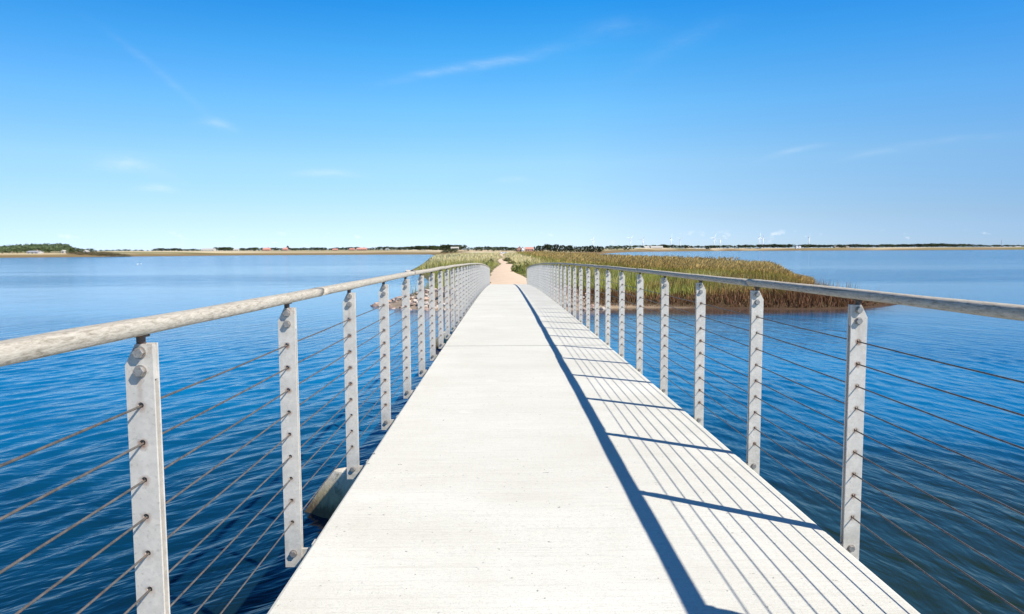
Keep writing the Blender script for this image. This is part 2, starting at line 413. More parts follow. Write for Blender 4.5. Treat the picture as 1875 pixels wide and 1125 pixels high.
def box(bm, x0, x1, y0, y1, z0, z1):
    vs = [bm.verts.new(p) for p in ((x0, y0, z0), (x1, y0, z0), (x1, y1, z0), (x0, y1, z0), (x0, y0, z1), (x1, y0, z1), (x1, y1, z1), (x0, y1, z1))]
    for f in ((0, 3, 2, 1), (4, 5, 6, 7), (0, 1, 5, 4), (1, 2, 6, 5), (2, 3, 7, 6), (3, 0, 4, 7)):
        bm.faces.new([vs[i] for i in f])


def cyl(bm, c, r, h, n=12, axis='z', r2=None):
    """cylinder from c along axis by h"""
    r2 = r if r2 is None else r2
    def P(a, rr, t):
        u, v = rr * math.cos(a), rr * math.sin(a)
        if axis == 'z': return (c[0] + u, c[1] + v, c[2] + t)
        if axis == 'y': return (c[0] + u, c[1] + t, c[2] + v)
        return (c[0] + t, c[1] + u, c[2] + v)
    A = [bm.verts.new(P(2 * PI * i / n, r, 0)) for i in range(n)]; B = [bm.verts.new(P(2 * PI * i / n, r2, h)) for i in range(n)]
    for i in range(n): bm.faces.new((A[i], A[(i + 1) % n], B[(i + 1) % n], B[i]))
    bm.faces.new(A[::-1]); bm.faces.new(B)
    bmesh.ops.recalc_face_normals(bm, faces=bm.faces[:])


def np_mesh(name, V, faces_flat, sizes, tint=None):
    """mesh from numpy arrays; faces_flat: vertex index per loop, sizes: loops per face"""
    me = bpy.data.meshes.new(name)
    me.vertices.add(len(V)); me.vertices.foreach_set('co', np.asarray(V, dtype=np.float32).ravel())
    me.loops.add(len(faces_flat)); me.loops.foreach_set('vertex_index', np.asarray(faces_flat, dtype=np.int32))
    me.polygons.add(len(sizes))
    st = np.concatenate(([0], np.cumsum(sizes)[:-1])).astype(np.int32)
    me.polygons.foreach_set('loop_start', st); me.polygons.foreach_set('loop_total', np.asarray(sizes, dtype=np.int32))
    me.update(calc_edges=True)
    if tint is not None:
        a = me.attributes.new('tint', 'FLOAT_COLOR', 'POINT')
        c = np.ones((len(V), 4), dtype=np.float32); c[:, :3] = tint
        a.data.foreach_set('color', c.ravel())
    me.validate()
    return me


def deck_z(y):
    y = np.asarray(y, dtype=float)
    return DECK_Z - (5.518e-3 * y + 7.5503e-5 * y * y + 4.1996e-6 * np.where(y > 0, y, 0) ** 3)


def water_pt(px, py, z=0.0):
    d = px_dir(px, py); s = (z - CAM.z) / d.z
    return CAM.x + d.x * s, CAM.y + d.y * s


def at(px, Y):
    """X of a thing seen at image column px and standing Y metres ahead; H(py) gives its height there"""
    d = px_dir(px, 458.0)
    return CAM.x + d.x / d.y * Y


def hgt(px, py, Y):
    d = px_dir(px, py)
    return CAM.z + d.z / d.y * Y


# ------------------------------------------------------------------ the setting: water, ground, path
SHORE = [(-9000, 300), (-1500, 420), (-470, 610), (-395, 703), (-310, 880), (-154, 890), (-91, 870), (-60, 620), (-45, 425), (-27.6, 240), (-22.4, 178), (-20, 146), (-15.5, 125),
         (-11.8, 104), (-8.6, 82), (-7.6, 70), (-7.8, 62), (-9.5, 56), (-10.0, 52.6), (-7.6, 50.2), (-5.0, 48.2), (-2.6, 47.6), (0, 47.5), (2.6, 47.6), (5.3, 48.4), (8, 49.8), (12, 49.4), (16, 48.6), (20.5, 47.6),
         (25, 48.4), (28.5, 51.0), (32.0, 55.5), (32.0, 58), (30, 62), (31, 70), (34, 78), (33.5, 95), (33, 150), (33, 225), (56, 400), (84, 600), (97, 720), (130, 900), (300, 1650), (700, 2350), (860, 2450), (1560, 2150), (9000, 1900), (9000, 9000), (-9000, 9000)]
SH = np.array(SHORE, dtype=float)


def sdf(X, Y):
    """signed distance to the shoreline, positive on land"""
    X = np.asarray(X, float); Y = np.asarray(Y, float)
    d2 = np.full(X.shape, 1e18); ins = np.zeros(X.shape, bool)
    n = len(SH)
    for i in range(n):
        ax, ay = SH[i]; bx, by = SH[(i + 1) % n]
        ex, ey = bx - ax, by - ay; L = ex * ex + ey * ey
        t = np.clip(((X - ax) * ex + (Y - ay) * ey) / L, 0, 1)
        d2 = np.minimum(d2, (X - ax - t * ex) ** 2 + (Y - ay - t * ey) ** 2)
        c = ((ay > Y) != (by > Y)) & (X < (bx - ax) * (Y - ay) / ((by - ay) if by != ay else 1e-9) + ax)
        ins ^= c
    d = np.sqrt(d2)
    return np.where(ins, d, -d)


def vnoise(X, Y, s, seed=0):
    """smooth value noise 0..1"""
    X = np.asarray(X, float) / s; Y = np.asarray(Y, float) / s
    xi = np.floor(X).astype(np.int64); yi = np.floor(Y).astype(np.int64); fx = X - xi; fy = Y - yi
    fx = fx * fx * (3 - 2 * fx); fy = fy * fy * (3 - 2 * fy)
    def h(a, b):
        v = np.sin(a * 127.1 + b * 311.7 + seed * 74.7) * 43758.5453
        return v - np.floor(v)
    return (h(xi, yi) * (1 - fx) + h(xi + 1, yi) * fx) * (1 - fy) + (h(xi, yi + 1) * (1 - fx) + h(xi + 1, yi + 1) * fx) * fy


PATH = [(51.9, 0.0, 1.36), (54, 0.0, 1.42), (58, 0.05, 1.5), (66, 0.1, 1.8), (76, -0.05, 1.7), (88, -0.4, 1.4), (104, -0.55, 1.2), (118, -0.3, 1.1), (132, 0.2, 1.1), (145, 0.25, 1.05), (158, -0.6, .85), (172, -1.1, .60), (188, -1.2, .30),
        (210, -1.0, .2), (240, -0.5, .2), (280, 0.2, .25), (340, -1.0, .3), (430, -1.8, 0.8), (560, -2.0, 1.1), (700, -1.0, 1.2)]
PA = np.array(PATH)
def path_x(Y): return np.interp(Y, PA[:, 0], PA[:, 1])
def path_w(Y): return np.interp(Y, PA[:, 0], PA[:, 2])


def ground_z(X, Y, d=None):
    X = np.asarray(X, float); Y = np.asarray(Y, float)
    if d is None: d = sdf(X, Y)
    n = vnoise(X, Y, 9, 1) * 0.5 + vnoise(X, Y, 3.1, 2) * 0.22
    z = np.where(d > 0, np.minimum(d * 0.16, 0.62 + 0.012 * np.minimum(d, 40)) + 0.45 * n * np.clip(d / 6, 0, 1), np.maximum(d * 0.25, -2.5))
    # the raised causeway that carries the path on from the bridge
    q = np.abs(X - path_x(Y)); bank = np.exp(-(q / np.interp(Y, [54, 64], [6.3, 3.6])) ** 2) * np.clip((Y - 46.5) / 4.0, 0, 1) * np.clip((760 - Y) / 100, 0, 1) * np.clip(d / 2.0, 0, 1)
    top = np.interp(Y, [40, 50, 60, 90, 140, 185, 260, 400, 800], [1.50, 1.56, 1.50, 1.40, 1.45, 1.80, 1.5, 1.6, 1.9])
    z = z * (1 - bank) + np.maximum(z, top) * bank
    far = np.clip((Y - 650) / 1700, 0, 1); z = np.where(d > 0, z + np.minimum(d / 60, 1) * (far * 5.6 + np.clip((Y - 2700) / 4000, 0, 1) * 7), z)
    for mx, my, mr, ma in ((430, 2050, 230, 4.0), (-67, 960, 85, 3.2), (700, 2900, 500, 1.0)):
        z = np.where(d > 0, z + ma * np.exp(-(((X - mx) / mr) ** 2 + ((Y - my) / mr) ** 2)) * np.clip(d / 60, 0, 1), z)
    z = np.where(d > 0, z + np.clip((-X - 90) / 60, 0, 1) * np.clip((Y - 900) / 300, 0, 1) * 2.6 * np.clip(d / 60, 0, 1) + np.clip((X - 250) / 100, 0, 1) * np.clip((Y - 1900) / 400, 0, 1) * 2.0 * np.clip(d / 60, 0, 1), z)
    lft = np.exp(-(((X + 560) / 260) ** 2 + ((Y - 860) / 260) ** 2)); z = np.where(d > 0, z + 3.0 * lft * np.clip(d / 60, 0, 1), z)
    return z


def spread(lo, hi, fine_lo, fine_hi, step, grow=1.09):
    a = list(np.arange(fine_lo, fine_hi, step)); s = step
    x = a[-1]
    while x < hi: s *= grow; x += s; a.append(min(x, hi))
    s = step; x = a[0]; b = []
    while x > lo: s *= grow; x -= s; b.append(max(x, lo))
    return np.array(b[::-1] + a)


gx = spread(-9000, 9000, -24, 42, 0.7); gy = spread(-60, 9000, 44, 100, 0.6, 1.035)
GX, GY = np.meshgrid(gx, gy); D = sdf(GX, GY); GZ = ground_z(GX, GY, D)


def lerp3(a, b, t): return np.asarray(a)[None, None, :] * (1 - t[..., None]) + (b if getattr(b, 'ndim', 0) == 3 else np.asarray(b)[None, None, :]) * t[..., None]


def ground_tint(X, Y, D):
    soil = np.broadcast_to(np.array((0.105, 0.10, 0.040)), X.shape + (3,)).copy()
    n = vnoise(X, Y, 7, 5)
    dry = np.clip((Y - 95) / 60, 0, 1) * np.exp(-(np.abs(X - path_x(Y)) / 16) ** 2) * (0.6 + 0.4 * n)
    soil = soil * (1 - dry[..., None]) + np.array((0.33, 0.27, 0.135)) * dry[..., None]
    br = np.clip((X - 9) / 8, 0, 1) * np.clip((Y - 55) / 14, 0, 1); br = br * (1 - dry)
    soil = soil * (1 - br[..., None]) + np.array((0.13, 0.075, 0.032)) * br[..., None]
    # wet brown peat at the water's edge, with a rim of pale sand where the beach lies
    wet = np.clip(1 - D / 3.2, 0, 1) * (X > 4)
    soil = soil * (1 - wet[..., None]) + np.array((0.075, 0.042, 0.026)) * wet[..., None]
    sand = np.clip(1 - np.abs(D - 0.1) / 0.55, 0, 1) * (X > 5) * np.clip((14 - X) / 4, 0, 1) * (Y < 62)
    soil = soil * (1 - sand[..., None]) + np.array((0.46, 0.35, 0.23)) * sand[..., None]
    rip = ((X < -1.4) | ((X > 1.4) & (X < 7.6 - (Y - 47) * .55))) * (X < 8) * (Y < 57.5) * (D < 9)
    soil = np.where(rip[..., None], np.array((0.30, 0.235, 0.175)), soil)
    # far farmland: bands of stubble, straw, pasture and heath
    fb = np.floor((np.sqrt(np.maximum(Y, 1)) * 1.15 + vnoise(X, Y, 400, 8) * 1.2)); fc = np.floor(X / (60 + Y * 0.13) + 0.5 * np.sin(fb * 3.3))
    hsh = np.sin(fb * 12.9898 + fc * 78.233) * 43758.5453; hsh = hsh - np.floor(hsh)
    pal = np.array([(0.60, 0.49, 0.29), (0.54, 0.43, 0.25), (0.62, 0.52, 0.34), (0.20, 0.20, 0.075), (0.52, 0.40, 0.25), (0.30, 0.24, 0.11), (0.58, 0.47, 0.30), (0.17, 0.165, 0.065)])
    fld = pal[(hsh * len(pal)).astype(int) % len(pal)]
    fm = np.clip((Y - 600) / 60, 0, 1) * np.clip((D - 25) / 25, 0, 1)
    edge = np.clip((Y - 560) / 60, 0, 1) * (1 - np.clip((D - 22) / 30, 0, 1))
    soil = soil * (1 - fm[..., None]) + fld * fm[..., None]
    soil = soil * (1 - 0.8 * edge[..., None]) + np.array((0.25, 0.17, 0.075)) * 0.8 * edge[..., None]
    return soil


ny, nx = GX.shape
idx = np.arange(nx * ny).reshape(ny, nx)
quads = np.stack([idx[:-1, :-1], idx[:-1, 1:], idx[1:, 1:], idx[1:, :-1]], -1).reshape(-1, 4)
V = np.stack([GX, GY, GZ], -1).reshape(-1, 3)
tg = ground_tint(GX, GY, D).reshape(-1, 3)
tag(link('ground', np_mesh('ground', V, quads.ravel(), np.full(len(quads), 4), tg), None, MAT['ground'], True), kind='structure')

# near water carries real ripples, dying out into the bump-only water further off
wx = spread(-9000, 9000, -30, 30, 0.115, 1.06); wy = spread(-700, 3200, 1.0, 34, 0.11, 1.05)
WX, WY = np.meshgrid(wx, wy)
core = np.clip((31 - np.abs(WX)) / 9, 0, 1) * np.clip((36 - WY) / 14, 0, 1) * np.clip((WY + 3) / 2, 0, 1); core = core * core * (3 - 2 * core)
rs_ = np.random.default_rng(5); WZ = np.zeros_like(WX); sidew = np.clip((WX + 0.8) / 1.6, 0, 1)
gust = 0.55 + 0.9 * vnoise(WX, WY, 5.5, 61) * vnoise(WX, WY, 2.1, 62) + 0.25 * vnoise(WX, WY, 11, 63)
bend = (vnoise(WX, WY, 7.0, 64) - 0.5) * 1.5 + (vnoise(WX, WY, 3.0, 65) - 0.5) * 0.5
for sgn, mean in ((0, 0.50), (1, -0.42)):
    part_ = np.zeros_like(WX)
    for k in range(34):
        lam = 0.30 * (3.4 ** rs_.uniform(0, 1)); al = mean + rs_.normal(0, 0.27); kk = 2 * PI / lam
        a_ = 0.0050 * lam ** 0.85 * rs_.uniform(.5, 1.3)
        part_ += a_ * np.cos(kk * ((WX + bend) * math.cos(al) - WY * math.sin(al)) + rs_.uniform(0, 6.28))
    WZ += part_ * (sidew if sgn else 1 - sidew)
WZ = WZ + 6.0 * np.maximum(WZ, 0) ** 2                                  # slightly peaked crests
WZ = WZ * core * gust - 0.004 * core
ny_, nx_ = WX.shape; idx = np.arange(nx_ * ny_).reshape(ny_, nx_)
quads = np.stack([idx[:-1, :-1], idx[:-1, 1:], idx[1:, 1:], idx[1:, :-1]], -1).reshape(-1, 4)
me = np_mesh('water', np.stack([WX, WY, WZ], -1).reshape(-1, 3), quads.ravel(), np.full(len(quads), 4))
at_ = me.attributes.new('ripple', 'FLOAT', 'POINT'); at_.data.foreach_set('value', core.astype(np.float32).ravel())
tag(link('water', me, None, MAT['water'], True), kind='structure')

# path: a worn strip with ragged edges
ys = np.concatenate([np.arange(51.9, 120, 0.5), np.arange(120, 300, 1.5), np.arange(300, 700, 6)])
NV = 9; rows = []
for y in ys:
    wl = path_w(y) * (0.9 + 0.3 * vnoise(np.array(y), np.array(3.3), 2.2, 3)) ; wr = path_w(y) * (0.9 + 0.3 * vnoise(np.array(y), np.array(9.1), 2.6, 4))
    for k in range(NV):
        u = k / (NV - 1); x = path_x(y) + (-wl + (wl + wr) * u)
        rows.append((x, y))
R_ = np.array(rows); pz = ground_z(R_[:, 0], R_[:, 1]); pz = pz + 0.05
sel = R_[:, 1] < 53.5; pz[sel] = np.minimum(pz[sel], deck_z(52.2) - 0.012)
n_ = len(ys); idx = np.arange(n_ * NV).reshape(n_, NV)
quads = np.stack([idx[:-1, :-1], idx[:-1, 1:], idx[1:, 1:], idx[1:, :-1]], -1).reshape(-1, 4)
tag(link('path', np_mesh('path', np.column_stack([R_, pz]), quads.ravel(), np.full(len(quads), 4)), None, MAT['path'], True), kind='structure')

# ------------------------------------------------------------------ the footbridge: deck panels and piers
HALF = 1.2808; END = 52.243; THICK = 0.34
bridge = empty('footbridge', (0, 0, 0))
tag(bridge, 'long arched footbridge with a pale brushed concrete deck', 'footbridge')
JOINTS = [-26.7, -7.93, 10.848, 29.624, END]


def deck_panel(y0, y1):
    ya, yb = y0 + 0.034, y1 - (0.034 if y1 < END else 0.0)
    yy = np.linspace(ya, yb, max(8, int((yb - ya) / 0.45)))
    prof = [(-HALF, -0.014), (-HALF + 0.004, -0.004), (-HALF + 0.014, 0), (-0.6, 0), (0, 0), (0.6, 0), (HALF - 0.014, 0), (HALF - 0.004, -0.004), (HALF, -0.014), (HALF, -THICK), (-HALF, -THICK)]
    bm = bmesh.new(); ringp = None; first = None
    for y in yy:
        z = float(deck_z(y)); ring = [bm.verts.new((px + (random.uniform(-.0012, .0012) if abs(px) > HALF - .02 else 0), y, z + pz_)) for px, pz_ in prof]
        if ringp:
            for i in range(len(prof)): bm.faces.new((ringp[i], ringp[(i + 1) % len(prof)], ring[(i + 1) % len(prof)], ring[i]))
        else: first = ring
        ringp = ring
    bm.faces.new(first[::-1]); bm.faces.new(ringp); bmesh.ops.recalc_face_normals(bm, faces=bm.faces[:])
    return bm_obj('deck_panel', bm, MAT['concrete'], bridge)


for a, b in zip(JOINTS[:-1], JOINTS[1:]): deck_panel(a, b)
for y in JOINTS[:-1]:
    bm = bmesh.new(); box(bm, -HALF + .004, HALF - .004, y - 0.0335, y + 0.0335, float(deck_z(y)) - 0.09, float(deck_z(y)) - 0.014)
    bm_obj('expansion_joint', bm, MAT['tyre'], bridge)


def pier(y):
    """low pier with raked, pointed cutwaters at both ends and a wall that carries the deck"""
    bm = bmesh.new(); z1, z0 = 0.69, -1.6
    def ring(z, sh, nose, hw):
        return [bm.verts.new((x, y + dy, z)) for x, dy in ((-nose, 0.0), (-sh, -hw), (sh, -hw), (nose, 0.0), (sh, hw), (-sh, hw))]
    t = (z1 - 0.0); k = (z1 - z0) / t
    a = ring(z0, 1.9 + 0.42 * k, 3.02 + 0.50 * k, 0.66 + 0.05 * k); b = ring(z1 - 0.03, 1.9 + .015, 3.02 + .02, 0.675); c = ring(z1, 1.87, 2.98, 0.645)
    for p, q in ((a, b), (b, c)):
        for i in range(6): bm.faces.new((p[i], p[(i + 1) % 6], q[(i + 1) % 6], q[i]))
    bm.faces.new(c); bm.faces.new(a[::-1]); bmesh.ops.recalc_face_normals(bm, faces=bm.faces[:])
    o = bm_obj('pier', bm, MAT['pier'], bridge)
    bm = bmesh.new(); box(bm, -0.95, 0.95, y - 0.28, y + 0.28, z1 + .002, float(deck_z(y)) - THICK - .004)
    bm_obj('pier_wall', bm, MAT['pier'], o)


for y in JOINTS[:-1]:
    if y > -10: pier(y)
bm = bmesh.new(); box(bm, -1.5, 1.5, END + 0.004, END + 0.5, -1.2, float(deck_z(END)) - 0.09)
box(bm, -1.5, 1.5, END - 0.55, END, -1.2, float(deck_z(END)) - THICK - 0.03)
bm_obj('abutment', bm, MAT['pier'], bridge)

# ------------------------------------------------------------------ railings
PX, SP, Y0 = 1.3876, 1.36876, 3.3807 + 0.014
HOLES = [0.9716 - 0.11 * k for k in range(9)]
POSTS = [Y0 + k * SP for k in range(-4, 36)]


def plate_faces(bm, s, y0, y1, holes=True, nh=8):
    """flat bar with a cut outer top corner, cable holes along its middle"""
    hw = 0.040
    out = [(-hw, -0.138), (hw, -0.138), (hw, 1.149), (-hw, 1.149)]
    if s > 0: out = [(-hw, -0.138), (hw, -0.138), (hw, 1.088), (hw - 0.031, 1.149), (-hw, 1.149)]
    else: out = [(-hw, -0.138), (hw, -0.138), (hw, 1.149), (-hw + 0.031, 1.149), (-hw, 1.088)]
    tmp = bmesh.new(); edges = []
    def loop(pts):
        v = [tmp.verts.new((x, y0, z)) for x, z in pts]
        for i in range(len(v)): edges.append(tmp.edges.new((v[i], v[(i + 1) % len(v)])))
    loop(out)
    if holes:
        for z in HOLES: loop([(0.0085 * math.cos(2 * PI * i / nh), z + 0.0085 * math.sin(2 * PI * i / nh)) for i in range(nh)])
    bmesh.ops.triangle_fill(tmp, use_beauty=True, use_dissolve=False, edges=edges)
    r = bmesh.ops.extrude_face_region(tmp, geom=tmp.faces[:])
    bmesh.ops.translate(tmp, vec=(0, y1 - y0, 0), verts=[g for g in r['geom'] if isinstance(g, bmesh.types.BMVert)])
    bmesh.ops.recalc_face_normals(tmp, faces=tmp.faces[:])
    me = bpy.data.meshes.new('tmp'); tmp.to_mesh(me); tmp.free(); bm.from_mesh(me); bpy.data.meshes.remove(me)


def post_mesh(s, fine=True):
    bm = bmesh.new()
    plate_faces(bm, s, -0.018, -0.010, True, 12 if fine else 6); plate_faces(bm, s, 0.010, 0.018, fine)
    box(bm, *sorted((-s * 0.037, s * 0.004)), -0.0095, 0.0095, 1.045, 1.1465)          # spacer block between the two bars
    return bm


def bolt_bm(x, z, r=0.0148):
    bm = bmesh.new()
    # one lathe-like bolt: washer, head, shank through both bars, washer, nut
    prof = [(0.0001, -0.033, 6), (r * 0.93, -0.033, 6), (r, -0.031, 6), (r, -0.021, 6), (r * 1.25, -0.021, 0), (r * 1.25, -0.018, 0), (r * .48, -0.018, 0), (r * .48, 0.018, 0), (r * 1.2, 0.018, 0), (r * 1.2, 0.021, 0), (r, 0.021, 6), (r, 0.034, 6), (0.0001, 0.034, 6)]
    prev = None; N = 18
    for rad, yy_, hexa in prof:
        ring = []
        for i in range(N):
            a = 2 * PI * i / N; k = 1.0
            if hexa: b_ = (a % (PI / 3)) - PI / 6; k = math.cos(PI / 6) / math.cos(b_) * 1.08
            ring.append(bm.verts.new((x + rad * k * math.cos(a), yy_, z + rad * k * math.sin(a))))
        if prev:
            for i in range(N): bm.faces.new((prev[i], prev[(i + 1) % N], ring[(i + 1) % N], ring[i]))
        prev = ring
    bmesh.ops.recalc_face_normals(bm, faces=bm.faces[:])
    return bm


def make_post(s, rail):
    p = bm_obj('railing_post', post_mesh(s), MAT['galv'], rail)
    inn = -s
    for x, z in ((inn * 0.004, 1.125), (inn * 0.004, 1.071), (inn * 0.002, -0.068)):
        bm_obj('bolt', bolt_bm(x, z), MAT['bolt'], p)
    bm = bmesh.new(); cyl(bm, (0, 0, 1.1468), 0.0125, 0.030, 14); cyl(bm, (0, 0, 1.1690), 0.024, 0.005, 14)
    bm_obj('handrail_stem', bm, MAT['stem'], p)
    bm = bmesh.new(); x0, x1 = sorted((inn * 0.034, inn * (PX - HALF - 0.002)))
    box(bm, x0, x1, -0.0092, 0.0092, -0.125, -0.050)
    xa, xb = sorted((inn * (PX - HALF - 0.012), inn * (PX - HALF - 0.0025)))
    box(bm, xa, xb, -0.030, 0.030, -0.13, -0.016)
    cyl(bm, (xa if inn > 0 else xb, -0.019, -0.045), 0.009, -0.012 * inn, 6, 'x'); cyl(bm, (xa if inn > 0 else xb, 0.019, -0.045), 0.009, -0.012 * inn, 6, 'x')
    bm_obj('bracket', bm, MAT['bolt'] if False else MAT['galv'], p)
    return p


def rail_segment(s, ya, yb, rail, seed):
    """one length of rounded weathered timber with slightly wandering faces"""
    n = max(6, int((yb - ya) / 0.12)); yy = np.linspace(ya + 0.002, yb - 0.002, n); K = 14
    rr = random.Random(seed); ph = [rr.uniform(0, 6.28) for _ in range(6)]; off = rr.uniform(-0.003, 0.003); offz = rr.uniform(-0.003, 0.002)
    bm = bmesh.new(); prev = None; first = None
    for j, y in enumerate(yy):
        zc = float(deck_z(y)) + 1.1975 + offz * 0.5; ring = []
        for i in range(K):
            a = 2 * PI * i / K; ca, sa = math.cos(a), math.sin(a); e = 0.58
            x = 0.0380 * math.copysign(abs(ca) ** e, ca); z = 0.0240 * math.copysign(abs(sa) ** e, sa)
            wv = 1 + 0.035 * math.sin(2.1 * y + ph[0] + a) + 0.03 * math.sin(5.3 * y + ph[1] + 2 * a) + rr.uniform(-0.018, 0.018)
            cut = 0.03 * (z / 0.025) if j in (0, n - 1) else 0.0            # slanted scarf ends
            ring.append(bm.verts.new((s * PX + off + x * wv + 0.003 * math.sin(0.9 * y + ph[2]), y + cut, zc + z * wv + 0.0025 * math.sin(1.3 * y + ph[3]))))
        if prev:
            for i in range(K): bm.faces.new((prev[i], prev[(i + 1) % K], ring[(i + 1) % K], ring[i]))
        else: first = ring
        prev = ring
    bm.faces.new(first); bm.faces.new(prev[::-1]); bmesh.ops.recalc_face_normals(bm, faces=bm.faces[:])
    return bm_obj('handrail', bm, MAT['wood'], rail, True)


def cable(s, z, rail):
    yy = [POSTS[0] - 0.6] + POSTS + [END - 0.05]; K = 6; r = 0.0034; bm = bmesh.new(); prev = None
    pts = []
    for a, b in zip(yy[:-1], yy[1:]):
        pts.append((a, 0.0)); pts.append(((a + b) / 2, -0.0025))
    for y, sag in pts:
        zz_ = float(deck_z(y)) + z + sag
        ring = [bm.verts.new((s * PX + r * math.cos(2 * PI * i / K), y, zz_ - 0.003 + r * math.sin(2 * PI * i / K))) for i in range(K)]
        if prev:
            for i in range(K): bm.faces.new((prev[i], prev[(i + 1) % K], ring[(i + 1) % K], ring[i]))
        prev = ring
    bm_obj('cable', bm, MAT['cable'], rail, True)


def railing(s, label):
    rail = empty('railing', (0, 0, 0)); tag(rail, label, 'railing', 'railings along the footbridge')
    proto = make_post(s, rail); far_me = None
    for k, y in enumerate(POSTS):
        z = float(deck_z(y))
        if k == 0: o = proto
        elif y < 32: o = copy_tree(proto, rail)
        else:
            if far_me is None:
                bm = post_mesh(s, False)
                box(bm, -0.011, 0.011, -0.011, 0.011, 1.1468, 1.175)
                for zz_ in (1.125, 1.071, -0.068): cyl(bm, (-s * .004, -0.018, zz_), 0.0165, -0.014, 6, 'y')
                x0, x1 = sorted((-s * 0.034, -s * (PX - HALF - 0.002))); box(bm, x0, x1, -0.0092, 0.0092, -0.125, -0.022)
                far_me = bpy.data.meshes.new('railing_post'); bm.to_mesh(far_me); bm.free(); far_me.materials.append(MAT['galv'])
            o = link('railing_post', far_me, rail)
        o.location = (s * PX, y, z)
    cuts = [3.97 + 4.1063 * k + (0.9 if s > 0 else 0) for k in range(-2, 12)]
    cuts = [POSTS[0] - 0.6] + [c for c in cuts if POSTS[0] + .3 < c < END - 1.5] + [END - 0.02]
    for i, (a, b) in enumerate(zip(cuts[:-1], cuts[1:])): rail_segment(s, a, b, rail, 100 * (s + 2) + i)
    for z in HOLES: cable(s, z, rail)


railing(-1, 'galvanised post and cable railing with sunlit timber handrail on the left deck edge')
railing(1, 'galvanised post and cable railing casting its shadow on the deck, right side')
#VEG
# ------------------------------------------------------------------ plants on the spit
def blades(n_pts, P, Hh, Wd, lean, colr, heads=None):
    """many bent two-segment blades as one mesh: P (n,3) roots, heights, widths, lean vectors (n,2), colours (n,3)"""
    n = len(P); a = rng.uniform(0, PI, n); sx, sy = np.cos(a) * Wd * 0.5, np.sin(a) * Wd * 0.5
    side = np.column_stack([sx, sy, np.zeros(n)])
    m1 = P + np.column_stack([lean[:, 0] * 0.35, lean[:, 1] * 0.35, Hh * 0.55]); tip = P + np.column_stack([lean[:, 0], lean[:, 1], Hh])
    Vv = np.empty((n, 5, 3)); Vv[:, 0] = P - side; Vv[:, 1] = P + side; Vv[:, 2] = m1 + side * 0.8; Vv[:, 3] = m1 - side * 0.8; Vv[:, 4] = tip
    base = (np.arange(n) * 5)[:, None]
    q = base + np.array([[0, 1, 2, 3]]); t = base + np.array([[3, 2, 4]])
    fl = np.concatenate([q, t], 1).ravel(); sz = np.tile(np.array([4, 3]), n)
    return Vv.reshape(-1, 3), fl, sz, np.repeat(colr, 5, 0)


class Heap:
    def __init__(s): s.V = []; s.F = []; s.S = []; s.T = []; s.n = 0
    def add(s, V, F, Z, T): s.V.append(V); s.F.append(np.asarray(F) + s.n); s.S.append(Z); s.T.append(T); s.n += len(V)
    def build(s, name, material, parent=None):
        return link(name, np_mesh(name, np.concatenate(s.V), np.concatenate(s.F), np.concatenate(s.S), np.concatenate(s.T)), parent, material)


def scatter(n, x0, x1, y0, y1, keep):
    X = rng.uniform(x0, x1, n); Y = rng.uniform(y0, y1, n); d = sdf(X, Y); k = keep(X, Y, d)
    k = rng.uniform(0, 1, n) < k
    X, Y, d = X[k], Y[k], d[k]
    return X, Y, d, ground_z(X, Y, d)


def clear_path(X, Y, extra=0.0): return np.abs(X - path_x(Y)) - path_w(Y) * (0.9 + 0.25 * vnoise(X, Y, 2.0, 12)) - extra


def mixcol(A, B, t): return np.asarray(A)[None] * (1 - t[:, None]) + np.asarray(B)[None] * t[:, None]


